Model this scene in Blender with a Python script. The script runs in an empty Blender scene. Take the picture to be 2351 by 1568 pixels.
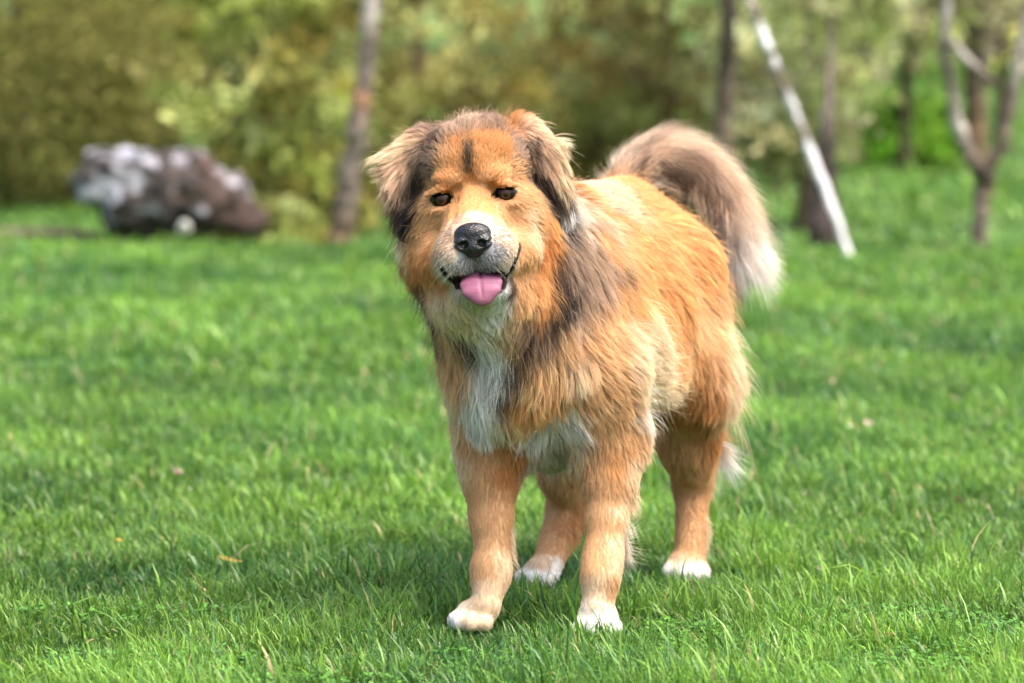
import bpy, math, random
import numpy as np
from mathutils import Vector, Matrix
from mathutils.bvhtree import BVHTree
from mathutils.kdtree import KDTree

rng = np.random.default_rng(7)
random.seed(7)
S = bpy.context.scene
COL = S.collection
R = math.radians

# ---------------------------------------------------------------- camera
F = 8964.0; CX = 1175.5; CY = 784.0; HOR = 98.0; CAMH = 0.91   # focal length etc in photo pixels (2351 wide)
TILT = math.atan((CY-HOR)/F)
cam = bpy.data.objects.new('camera', bpy.data.cameras.new('camera')); COL.objects.link(cam)
cam.location = (0, 0, CAMH); cam.rotation_euler = (math.pi/2-TILT, 0, 0)
cam.data.sensor_width = 36; cam.data.lens = F/2351*36
cam.data.clip_start = 0.1; cam.data.clip_end = 600
cam.data.dof.use_dof = True; cam.data.dof.focus_distance = 5.93; cam.data.dof.aperture_fstop = 4.1
S.camera = cam

# ---------------------------------------------------------------- world, sun, exposure
SUN_EL, SUN_AZ = 62.0, 125.0      # azimuth measured from +Y clockwise
w = bpy.data.worlds.new("World"); S.world = w; w.use_nodes = True
nt = w.node_tree; bg = nt.nodes['Background']
sky = nt.nodes.new('ShaderNodeTexSky'); sky.sky_type = 'NISHITA'; sky.sun_disc = False
sky.sun_elevation = R(SUN_EL); sky.sun_rotation = R(SUN_AZ); sky.air_density = 0.8; sky.dust_density = 7.0; sky.ozone_density = 0.4
nt.links.new(sky.outputs[0], bg.inputs[0]); bg.inputs[1].default_value = 0.15
sl = bpy.data.lights.new('sun', 'SUN'); sl.energy = 1.0; sl.angle = R(35); sl.color = (1, .955, .88)
so = bpy.data.objects.new('sun', sl); COL.objects.link(so)
sd = Vector((math.sin(R(SUN_AZ))*math.cos(R(SUN_EL)), math.cos(R(SUN_AZ))*math.cos(R(SUN_EL)), math.sin(R(SUN_EL))))
so.rotation_euler = sd.to_track_quat('Z', 'Y').to_euler(); so.location = (0, 0, 30)
S.view_settings.view_transform = 'Standard'; S.view_settings.look = 'None'; S.view_settings.gamma = 1
S.view_settings.exposure = 1.62
S.render.engine = 'CYCLES'
cy = S.cycles; cy.use_denoising = True; cy.max_bounces = 10; cy.diffuse_bounces = 3; cy.transparent_max_bounces = 16
cy.transmission_bounces = 8; cy.glossy_bounces = 4
S.cycles_curves.shape = 'RIBBONS'; S.cycles_curves.subdivisions = 2

# ---------------------------------------------------------------- helpers
def W(px, py, Y):
    """point at depth Y that the photo shows at pixel px,py (used to read real positions off the photograph)"""
    a = (px-CX)/F; b = -(py-CY)/F
    c, s = math.cos(TILT), math.sin(TILT)
    dy = c + b*s; dz = -s + b*c
    return np.array([a*Y/dy, Y, CAMH + dz*Y/dy])
def tag(o, label=None, cat=None, group=None, kind=None):
    if label: o['label'] = label
    if cat: o['category'] = cat
    if group: o['group'] = group
    if kind: o['kind'] = kind
    return o
def link(name, data, parent=None):
    o = bpy.data.objects.new(name, data); COL.objects.link(o)
    if parent is not None: o.parent = parent; o.matrix_parent_inverse = Matrix.Translation(-parent.location)
    return o
def empty(name, loc):
    o = bpy.data.objects.new(name, None); COL.objects.link(o); o.location = loc; o.empty_display_size = .1
    return o
def fast_mesh(name, V, Fq, mat=None, smooth=True, cols=None):
    """V (n,3); Fq (m,k) int array, all faces with k corners; cols (n,3) vertex colours"""
    me = bpy.data.meshes.new(name); n, (m, k) = len(V), Fq.shape
    me.vertices.add(n); me.vertices.foreach_set('co', np.ascontiguousarray(V, dtype=np.float32).ravel())
    me.loops.add(m*k); me.loops.foreach_set('vertex_index', np.ascontiguousarray(Fq, dtype=np.int32).ravel())
    me.polygons.add(m); me.polygons.foreach_set('loop_start', np.arange(0, m*k, k, dtype=np.int32))
    me.polygons.foreach_set('use_smooth', np.full(m, smooth))
    if cols is not None:
        a = me.attributes.new('col', 'FLOAT_COLOR', 'POINT')
        a.data.foreach_set('color', np.concatenate([cols, np.ones((n, 1))], 1).astype(np.float32).ravel())
    me.update(calc_edges=True)
    if mat: me.materials.append(mat)
    return me
def nrm(v): return v/np.maximum(np.linalg.norm(v, axis=-1, keepdims=True), 1e-9)
def vnoise(P, scale, seed=0):
    """smooth value noise in [-1,1], P (n,3)"""
    q = P/scale; i = np.floor(q).astype(np.int64); f = q-i; f = f*f*(3-2*f); out = 0
    for dx in (0, 1):
        for dy in (0, 1):
            for dz in (0, 1):
                h = ((i[:, 0]+dx)*73856093) ^ ((i[:, 1]+dy)*19349663) ^ ((i[:, 2]+dz)*83492791) ^ (seed*2654435761)
                h = (h ^ (h >> 13))*1274126177; h = (h ^ (h >> 16)) & 0xffff
                wgt = (f[:, 0] if dx else 1-f[:, 0])*(f[:, 1] if dy else 1-f[:, 1])*(f[:, 2] if dz else 1-f[:, 2])
                out = out + wgt*(h/32767.5-1)
    return out

# ---------------------------------------------------------------- signed distance modelling
class SDF:
    def __init__(self, lo, hi, h):
        self.lo = np.array(lo, float); self.h = h
        self.n = np.ceil((np.array(hi)-self.lo)/h).astype(int)+1
        self.F = np.full(self.n, 0.08, np.float32)
    def _sl(self, lo, hi, pad):
        a = np.clip(np.floor((lo-pad-self.lo)/self.h).astype(int), 0, self.n); b = np.clip(np.ceil((hi+pad-self.lo)/self.h).astype(int)+1, 0, self.n)
        sl = tuple(slice(x, y) for x, y in zip(a, b))
        g = np.meshgrid(*[self.lo[k]+self.h*np.arange(a[k], b[k]) for k in range(3)], indexing='ij')
        return sl, np.stack(g, -1)
    def _op(self, sl, d, k, op):
        f = self.F[sl]
        if op == 'add':
            if k > 0:
                hh = np.clip(.5+.5*(f-d)/k, 0, 1); self.F[sl] = f*(1-hh)+d*hh-k*hh*(1-hh)
            else: self.F[sl] = np.minimum(f, d)
        else:
            hh = np.clip(.5-.5*(f+d)/k, 0, 1); self.F[sl] = f*(1-hh)-d*hh+k*hh*(1-hh)
    def cone(self, a, b, ra, rb, k=.03, op='add'):
        a = np.array(a, float); b = np.array(b, float); m = max(ra, rb)
        sl, p = self._sl(np.minimum(a, b)-m, np.maximum(a, b)+m, .06)
        if 0 in p.shape: return
        ab = b-a; t = np.clip(((p-a)@ab)/max(ab@ab, 1e-9), 0, 1)
        d = np.linalg.norm(p-a-t[..., None]*ab, axis=-1)-(ra+(rb-ra)*t)
        self._op(sl, d.astype(np.float32), k, op)
    def ell(self, c, r, k=.03, op='add', M=None):
        c = np.array(c, float); r = np.array(r, float); m = r.max()
        sl, p = self._sl(c-m, c+m, .06)
        if 0 in p.shape: return
        q = p-c
        if M is not None: q = q@M       # columns of M are the local axes
        k0 = np.linalg.norm(q/r, axis=-1); k1 = np.linalg.norm(q/(r*r), axis=-1)
        d = k0*(k0-1)/np.maximum(k1, 1e-6); d = np.where(k0 < 1e-3, -r.min(), d)
        self._op(sl, d.astype(np.float32), k, op)
    def mesh(self):
        F_ = self.F; n = F_.shape; ins = F_ < 0
        c = np.zeros(tuple(x-1 for x in n), np.int8)
        for dx in (0, 1):
            for dy in (0, 1):
                for dz in (0, 1): c += ins[dx:n[0]-1+dx, dy:n[1]-1+dy, dz:n[2]-1+dz]
        act = (c > 0) & (c < 8); idx = np.argwhere(act); N = len(idx)
        ids = np.full(act.shape, -1, np.int64); ids[act] = np.arange(N)
        acc = np.zeros((N, 3)); cnt = np.zeros(N)
        cor = [(dx, dy, dz) for dx in (0, 1) for dy in (0, 1) for dz in (0, 1)]
        for i in range(8):
            for j in range(i+1, 8):
                a, b = np.array(cor[i]), np.array(cor[j])
                if abs(a-b).sum() != 1: continue
                fa = F_[tuple((idx+a).T)]; fb = F_[tuple((idx+b).T)]; m = (fa < 0) != (fb < 0)
                t = fa[m]/(fa[m]-fb[m]); acc[m] += a+t[:, None]*(b-a); cnt[m] += 1
        V = self.lo+self.h*(idx+acc/cnt[:, None]); Q = []
        for ax in range(3):
            u, v = (ax+1) % 3, (ax+2) % 3
            sA = [slice(None)]*3; sB = [slice(None)]*3; sA[ax] = slice(0, -1); sB[ax] = slice(1, None)
            A, B = ins[tuple(sA)], ins[tuple(sB)]; e = np.argwhere(A != B)
            e = e[(e[:, u] > 0) & (e[:, v] > 0) & (e[:, u] < n[u]-1) & (e[:, v] < n[v]-1)]
            U = np.zeros(3, int); U[u] = 1; Vv = np.zeros(3, int); Vv[v] = 1
            q = np.stack([ids[tuple((e-U-Vv).T)], ids[tuple((e-Vv).T)], ids[tuple(e.T)], ids[tuple((e-U).T)]], 1)
            fl = A[tuple(e.T)] == False
            q[fl] = q[fl][:, ::-1]; Q.append(q)
        return V, np.concatenate(Q)
def keep_biggest(V, Q):
    lab = np.arange(len(V))
    while True:
        old = lab.copy(); m = lab[Q].min(1)
        for k in range(4): np.minimum.at(lab, Q[:, k], m)
        lab = lab[lab]
        if (lab == old).all(): break
    r, cts = np.unique(lab, return_counts=True); big = lab == r[cts.argmax()]
    new = np.cumsum(big)-1
    return V[big], new[Q[big[Q[:, 0]]]]
def vnormals(V, Q):
    n = np.cross(V[Q[:, 2]]-V[Q[:, 0]], V[Q[:, 3]]-V[Q[:, 1]]); N = np.zeros_like(V)
    for k in range(4): np.add.at(N, Q[:, k], n)
    return nrm(N)

# ---------------------------------------------------------------- materials
def mat(name):
    m = bpy.data.materials.new(name); m.use_nodes = True; nt = m.node_tree
    return m, nt, nt.nodes['Principled BSDF']
def attr_mat(name, rough=.6, spec=.3, gain=1.0, trans=0.0, sheen=0, bump=0, bscale=200, noise=0, nscale=30):
    m, nt, b = mat(name)
    at = nt.nodes.new('ShaderNodeAttribute'); at.attribute_name = 'col'; col = at.outputs['Color']
    if noise:
        tc = nt.nodes.new('ShaderNodeTexCoord')
        nz = nt.nodes.new('ShaderNodeTexNoise'); nz.inputs['Scale'].default_value = nscale; nz.inputs['Detail'].default_value = 6
        nt.links.new(tc.outputs['Object'], nz.inputs['Vector'])
        mr = nt.nodes.new('ShaderNodeMapRange'); mr.inputs[1].default_value = .3; mr.inputs[2].default_value = .7
        mr.inputs[3].default_value = 1-noise; mr.inputs[4].default_value = 1+noise; nt.links.new(nz.outputs[0], mr.inputs[0])
        vm = nt.nodes.new('ShaderNodeVectorMath'); vm.operation = 'MULTIPLY'
        nt.links.new(col, vm.inputs[0]); nt.links.new(mr.outputs[0], vm.inputs[1]); col = vm.outputs[0]
        bp = nt.nodes.new('ShaderNodeBump'); bp.inputs['Strength'].default_value = .5; bp.inputs['Distance'].default_value = .01
        nt.links.new(nz.outputs[0], bp.inputs['Height']); nt.links.new(bp.outputs[0], b.inputs['Normal'])
    nt.links.new(col, b.inputs['Base Color'])
    b.inputs['Roughness'].default_value = rough; b.inputs['Specular IOR Level'].default_value = spec
    if trans:
        tr = nt.nodes.new('ShaderNodeBsdfTranslucent'); nt.links.new(col, tr.inputs[0])
        mx = nt.nodes.new('ShaderNodeMixShader'); mx.inputs[0].default_value = trans
        nt.links.new(b.outputs[0], mx.inputs[1]); nt.links.new(tr.outputs[0], mx.inputs[2])
        nt.links.new(mx.outputs[0], nt.nodes['Material Output'].inputs[0])
    return m
def hair_mat(name, rough=.5):
    m, nt, b = mat(name); at = nt.nodes.new('ShaderNodeAttribute'); at.attribute_name = 'col'
    nt.links.new(at.outputs['Color'], b.inputs['Base Color']); b.inputs['Roughness'].default_value = rough; b.inputs['Specular IOR Level'].default_value = .35
    tr = nt.nodes.new('ShaderNodeBsdfTranslucent'); nt.links.new(at.outputs['Color'], tr.inputs[0])
    mx = nt.nodes.new('ShaderNodeMixShader'); mx.inputs[0].default_value = .35
    nt.links.new(b.outputs[0], mx.inputs[1]); nt.links.new(tr.outputs[0], mx.inputs[2])
    nt.links.new(mx.outputs[0], nt.nodes['Material Output'].inputs[0])
    return m
# ================================================================ DOG
C_H = (.50, .36, .26); C_O = (.75, .41, .175); C_T = (.72, .45, .235); C_C = (.84, .65, .45); C_W = (.90, .89, .87); C_D = (.060, .038, .027)
C_G = (.36, .25, .185); C_B = (.56, .27, .095); C_R = (.64, .29, .10); C_K = (.012, .010, .009); C_P = (.80, .55, .39)
C_Y = (.30, .30, .32); C_L = (.70, .62, .53); C_M = (.14, .088, .058)
PXM = 5.95/F          # one photo pixel in metres at the head
# head frame: x = dog's left (image right), y = backwards, z = up; origin between the eyes
yaw, roll, pit = R(-3), R(5.5), R(-3)
HR = np.array((Matrix.Rotation(-roll, 3, 'Y') @ Matrix.Rotation(yaw, 3, 'Z') @ Matrix.Rotation(pit, 3, 'X')))
HO = W(1087, 452, 5.90)
def H(x, y, z): return HO + HR @ (np.array([x, y, z])*PXM)
body = SDF((-.28, 5.68, -.03), (.56, 7.05, .86), .0042)
def px_r(r, Y): return r*Y/F
def cn(a, b, ra, rb, k=.03, op='add'):
    body.cone(W(*a), W(*b), px_r(ra, a[2]), px_r(rb, b[2]), k, op)
ax = nrm(np.array([.20, .98, 0.])); lat = np.array([ax[1], -ax[0], 0]); TM = np.stack([lat, ax, [0, 0, 1]], 1)
# trunk
body.ell((.045, 6.14, .475), (.128, .15, .185), .04, M=TM)           # chest
body.ell((.096, 6.30, .49), (.128, .20, .160), .05, M=TM)
body.ell((.152, 6.46, .510), (.120, .18, .140), .05, M=TM)           # belly
body.ell((.208, 6.66, .530), (.110, .16, .125), .05, M=TM)           # rump
cn((1300, 485, 6.30), (1430, 475, 6.70), 55, 62, .05)                # top line
# neck and mane
body.cone((.035, 6.13, .54), H(-5, 150, -50), .120, .10, .05)
body.cone((.0, 6.02, .47), H(0, 70, -190), .085, .075, .05)
cn((1150, 640, 6.06), (1180, 860, 6.04), 150, 120, .05)
cn((1270, 640, 6.12), (1330, 880, 6.10), 90, 110, .05)
# front legs
cn((1130, 850, 6.07), (1126, 1040, 6.09), 88, 70, .05)
cn((1128, 1035, 6.09), (1126, 1110, 6.08), 68, 54, .03)
cn((1126, 1110, 6.08), (1128, 1190, 6.07), 54, 44, .02)
cn((1128, 1190, 6.07), (1130, 1310, 6.05), 44, 39, .02)
cn((1127, 1305, 6.05), (1126, 1325, 6.05), 38, 36, .02)
cn((1127, 1310, 6.05), (1118, 1385, 6.03), 34, 33, .02)
cn((1370, 860, 6.06), (1402, 1030, 6.08), 105, 70, .05)
cn((1402, 1030, 6.08), (1400, 1110, 6.06), 70, 54, .03)
cn((1400, 1110, 6.06), (1392, 1195, 6.04), 54, 42, .02)
cn((1392, 1195, 6.04), (1385, 1270, 6.02), 42, 38, .02)
cn((1385, 1270, 6.02), (1378, 1318, 6.0), 40, 41, .02)
cn((1380, 1305, 6.01), (1372, 1390, 5.99), 37, 36, .02)
# rear legs
cn((1560, 620, 6.62), (1588, 860, 6.56), 94, 80, .05)
cn((1588, 860, 6.56), (1580, 1010, 6.60), 80, 56, .05)
cn((1580, 1010, 6.60), (1588, 1110, 6.66), 56, 40, .04)
cn((1592, 1070, 6.68), (1584, 1255, 6.61), 38, 33, .02)
cn((1480, 700, 6.42), (1575, 900, 6.52), 95, 70, .06)
cn((1395, 780, 6.22), (1470, 850, 6.40), 100, 82, .06)
cn((1410, 700, 6.52), (1330, 940, 6.46), 90, 80, .05)
cn((1330, 940, 6.46), (1290, 1090, 6.56), 62, 42, .05)
body.ell(W(1262, 990, 6.18), (.055, .07, .05), .05)
cn((1290, 1090, 6.56), (1300, 1170, 6.63), 42, 36, .03)
cn((1298, 1165, 6.63), (1258, 1295, 6.52), 38, 34, .02)
body.cone(H(0, 0, 0)*0+np.array((.0, 6.1, .33)), (.10, 6.3, .36), .06, .08, .05)
# paws: metacarpal pad + four toes each
def paw(c, ang, w=52, Y=6.0, ln=60, hgt=36, toe=22):
    """c ground point under the wrist, ang heading in degrees (0 = towards the camera, + = image left)"""
    s = Y/F; a = R(ang); f = np.array([-math.sin(a), -math.cos(a), 0]); l = np.array([math.cos(a), -math.sin(a), 0])
    M = np.stack([l, -f, [0, 0, 1]], 1); c = np.array(c)
    body.ell(c+f*8*s+np.array([0, 0, hgt*s]), (w*.82*s, ln*.62*s, hgt*s), .015, M=M)
    for i, (u, v) in enumerate(((-.72, .55), (-.26, .86), (.26, .86), (.72, .55))):
        p = c+l*u*w*.86*s+f*v*ln*s+np.array([0, 0, toe*1.02*s]); b = c+l*u*w*.5*s+f*.1*ln*s+np.array([0, 0, hgt*1.25*s])
        body.cone(b, p, toe*.8*s, toe*s, .0025)
PAWS = [((-.054, 6.045, -.003), 30, 59, 6.0), ((.133, 5.995, -.004), 2, 58, 6.0), ((.053, 6.50, -.002), 40, 54, 6.5), ((.297, 6.60, -.002), 4, 54, 6.6)]
for c, a, w_, Y in PAWS: paw(c, a, w_, Y)
# head
def he(c, r, k=.02, op='add', rx=0, ry=0, rz=0):
    M = HR @ np.array(Matrix.Rotation(R(rz), 3, 'Z') @ Matrix.Rotation(R(ry), 3, 'Y') @ Matrix.Rotation(R(rx), 3, 'X'))
    body.ell(H(*c), np.array(r)*PXM, k, op, M)
def hc(a, b, ra, rb, k=.02, op='add'): body.cone(H(*a), H(*b), ra*PXM, rb*PXM, k, op)
he((0, 120, 40), (118, 130, 112), .02)
he((0, 105, 84), (134, 110, 84), .02)                  # skull
he((0, 40, 78), (92, 62, 62), .02)                      # forehead
for s in (-1, 1):
    he((s*46, 0, 42), (38, 30, 24), .012)               # brow
    he((s*90, 84, -62), (72, 84, 78), .025)              # cheek
    he((s*80, 28, -22), (44, 34, 30), .02)              # cheekbone
    he((s*108, 145, -120), (62, 80, 90), .03)           # jowl ruff
    hc((s*20, 0, -44), (s*32, -95, -104), 48, 48, .02)   # muzzle side
    he((s*46, -102, -134), (51, 64, 56), .008)           # flews
    hc((s*58, -60, -135), (s*88, 20, -130), 44, 48, .02)
hc((0, 10, -24), (0, -118, -84), 44, 42, .02)           # bridge
he((10, -78, -212), (66, 70, 32), .012)                  # lower jaw
hc((0, -40, -200), (0, 80, -180), 58, 80, .03)
he((0, 60, -230), (100, 80, 60), .05)                   # throat
# mouth
he((6, -125, -188), (49, 70, 14), .006, 'sub')
for s in (1,): pass
hc((0, -172, -118), (0, -160, -190), 4, 7, .008, 'sub')   # philtrum
# eye sockets and lids
for s in (-1, 1):
    he((s*72, -22, 1), (23, 26, 14), .006, 'sub', ry=s*12)
    he((s*74, -9, 21), (32, 21, 8), .006, ry=s*12)
    he((s*74, -4, -22), (29, 19, 6), .006, ry=s*6)
# ears
EY = 5.985
for a, b, ra, rb in (((985, 322, EY), (882, 366, EY-.01), 20, 14), ((980, 325, EY), (888, 395, EY-.015), 24, 15), ((978, 345, EY), (897, 428, EY-.02), 24, 15),
                     ((976, 365, EY), (908, 458, EY-.015), 22, 15), ((975, 380, EY), (925, 490, EY-.01), 24, 14),
                     ((1180, 316, EY), (1268, 336, EY-.01), 22, 17), ((1195, 305, EY), (1276, 370, EY-.01), 26, 18), ((1200, 310, EY), (1280, 410, EY-.01), 26, 18),
                     ((1208, 320, EY), (1288, 445, EY-.005), 24, 18), ((1215, 330, EY), (1296, 480, EY), 24, 17)):
    cn(a, b, ra, rb, .016)
# tail core
TAIL = [(1430, 470, 6.70, 34), (1440, 422, 6.80, 28), (1462, 382, 6.86, 24), (1505, 360, 6.90, 22), (1570, 362, 6.92, 20), (1628, 400, 6.93, 18), (1664, 457, 6.92, 15), (1684, 520, 6.90, 11), (1700, 580, 6.88, 7)]
for a, b in zip(TAIL[:-1], TAIL[1:]): cn(a[:3], b[:3], a[3], b[3], .02)
# flatten the soles
zz = body.lo[2]+body.h*np.arange(body.n[2]); body.F = np.maximum(body.F, (-.006-zz)[None, None, :].astype(np.float32))
def mkbvh(V, Q): return BVHTree.FromPolygons([tuple(v) for v in V], [tuple(int(i) for i in q) for q in Q])
ray_o = Vector((0, 0, CAMH))
def hit(b, px, py, far=6.0):
    h_ = b.ray_cast(ray_o, (Vector(W(px, py, far))-ray_o).normalized()); return None if h_[0] is None else np.array(h_[0])
bv0 = mkbvh(*body.mesh()); LIPS = []
for ln_ in ([(1193, 560), (1190, 580), (1180, 605), (1168, 628), (1155, 645), (1150, 662)], [(1018, 622), (1032, 640), (1048, 652)]):
    pts = [hit(bv0, *p) for p in ln_]; pts = [p for p in pts if p is not None]; LIPS += [pts[0]+(pts[-1]-pts[0])*0]
    for a_, b_ in zip(pts[:-1], pts[1:]):
        body.cone(a_, b_, 7*PXM, 7*PXM, .003, 'sub')
        LIPS += [a_*(1-t)+b_*t for t in np.linspace(0, 1, 22)]
# creases: inner brow to muzzle
for ln_ in ([(1052, 432), (1046, 462), (1040, 500), (1022, 530)], [(1128, 425), (1138, 462), (1146, 492), (1165, 515)]):
    pts = [hit(bv0, *p) for p in ln_]
    for a_, b_ in zip(pts[:-1], pts[1:]): body.cone(a_, b_, 5*PXM, 5*PXM, .008, 'sub')
LIPS = np.array(LIPS)
BV, BQ = keep_biggest(*body.mesh())
BN = vnormals(BV, BQ)
# ---- eyes, nose, tongue
dog = tag(empty('dog', (0.13, 6.2, 0)), 'large fluffy orange, cream and brown dog standing on the lawn with its pink tongue out', 'dog')
def solid(name, colr, rough, spec=.5, coat=0, bump=0, bs=300):
    m, nt, b = mat(name); b.inputs['Base Color'].default_value = (*colr, 1); b.inputs['Roughness'].default_value = rough
    b.inputs['Specular IOR Level'].default_value = spec; b.inputs['Coat Weight'].default_value = coat; b.inputs['Coat Roughness'].default_value = .05
    if bump:
        tc = nt.nodes.new('ShaderNodeTexCoord'); v = nt.nodes.new('ShaderNodeTexVoronoi'); v.inputs['Scale'].default_value = bs
        nt.links.new(tc.outputs['Object'], v.inputs['Vector'])
        bp = nt.nodes.new('ShaderNodeBump'); bp.inputs['Strength'].default_value = bump; bp.inputs['Distance'].default_value = .001
        nt.links.new(v.outputs['Distance'], bp.inputs['Height']); nt.links.new(bp.outputs[0], b.inputs['Normal'])
    return m
m_nose = solid('nose_skin', (.007, .007, .009), .36, .5, .1, .9, 330)
m_tongue = solid('tongue_skin', (.30, .105, .175), .5, .3, .1, .35, 500)
m_pupil = solid('pupil_black', (.004, .004, .004), .07, .5, 0)
m_iris = solid('iris_brown', (.050, .018, .007), .05, .22, 0)
m_eye = solid('eye_dark', (.005, .004, .003), .05, .22, 0)
for s in (-1, 1):
    c = H(s*72, 5, 0); r = 25*PXM
    bpy_me = bpy.data.meshes.new('eye'); import bmesh
    bm = bmesh.new(); bmesh.ops.create_uvsphere(bm, u_segments=48, v_segments=32, radius=r)
    bmesh.ops.rotate(bm, matrix=Matrix.Rotation(R(90), 3, 'X'), cent=(0, 0, 0), verts=bm.verts)
    for f in bm.faces:
        f.smooth = True; cc = f.calc_center_median().normalized()
        ang = math.degrees(math.acos(max(-1, min(1, -cc.y)))); f.material_index = 0 if ang < 14 else (1 if ang < 30 else 2)
    bm.to_mesh(bpy_me); bm.free()
    for m in (m_pupil, m_iris, m_eye): bpy_me.materials.append(m)
    e = link('eye', bpy_me); e.location = c; e.rotation_euler = (R(3), 0, R(s*4)); e.parent = dog; e.matrix_parent_inverse = Matrix.Translation(-dog.location)
NC = H(0, -152, -88)
ns = SDF(NC-.05, NC+.05, .0013)
def frame_ell(sd, c, r, k, op='add', rx=0, ry=0, rz=0, Rm=HR):
    M = Rm @ np.array(Matrix.Rotation(R(rz), 3, 'Z') @ Matrix.Rotation(R(ry), 3, 'Y') @ Matrix.Rotation(R(rx), 3, 'X'))
    sd.ell(H(*c), np.array(r)*PXM, k, op, M)
frame_ell(ns, (0, -148, -84), (42, 28, 26), .006)
frame_ell(ns, (0, -155, -114), (27, 24, 24), .008)
for s in (-1, 1):
    frame_ell(ns, (s*24, -154, -104), (21, 24, 20), .004)
    frame_ell(ns, (s*21, -184, -108), (12.5, 20, 10), .002, 'sub', ry=s*20)
    ns.cone(H(s*28, -182, -110), H(s*43, -158, -102), 3.5*PXM, 3.5*PXM, .002, 'sub')
ns.cone(H(0, -184, -112), H(0, -182, -140), 1.6*PXM, 1.6*PXM, .0025, 'sub')
link('nose', fast_mesh('nose', *keep_biggest(*ns.mesh()), m_nose), dog)
TC = H(8, -130, -205)
ts = SDF(TC-.06, TC+.06, .0016)
for (y0, z0, y1, z1, w0, w1) in ((-60, -180, -112, -184, 38, 43), (-112, -184, -138, -196, 43, 44), (-138, -196, -148, -216, 44, 39), (-148, -216, -150, -236, 39, 18)):
    for u in np.linspace(0, 1, 5):
        wv = w0+(w1-w0)*u
        frame_ell(ts, (8, y0+(y1-y0)*u, z0+(z1-z0)*u), (wv, 9, 11), .006)
ts.cone(H(8, -100, -174), H(8, -150, -184), 2*PXM, 2*PXM, .006, 'sub'); ts.cone(H(8, -154, -190), H(9, -165, -228), 2.5*PXM, 1*PXM, .004, 'sub')
link('tongue', fast_mesh('tongue', *keep_biggest(*ts.mesh()), m_tongue), dog)

# ---- coat: guide points read off the photograph and anchored on the body surface
bvh = mkbvh(BV, BQ)
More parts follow.
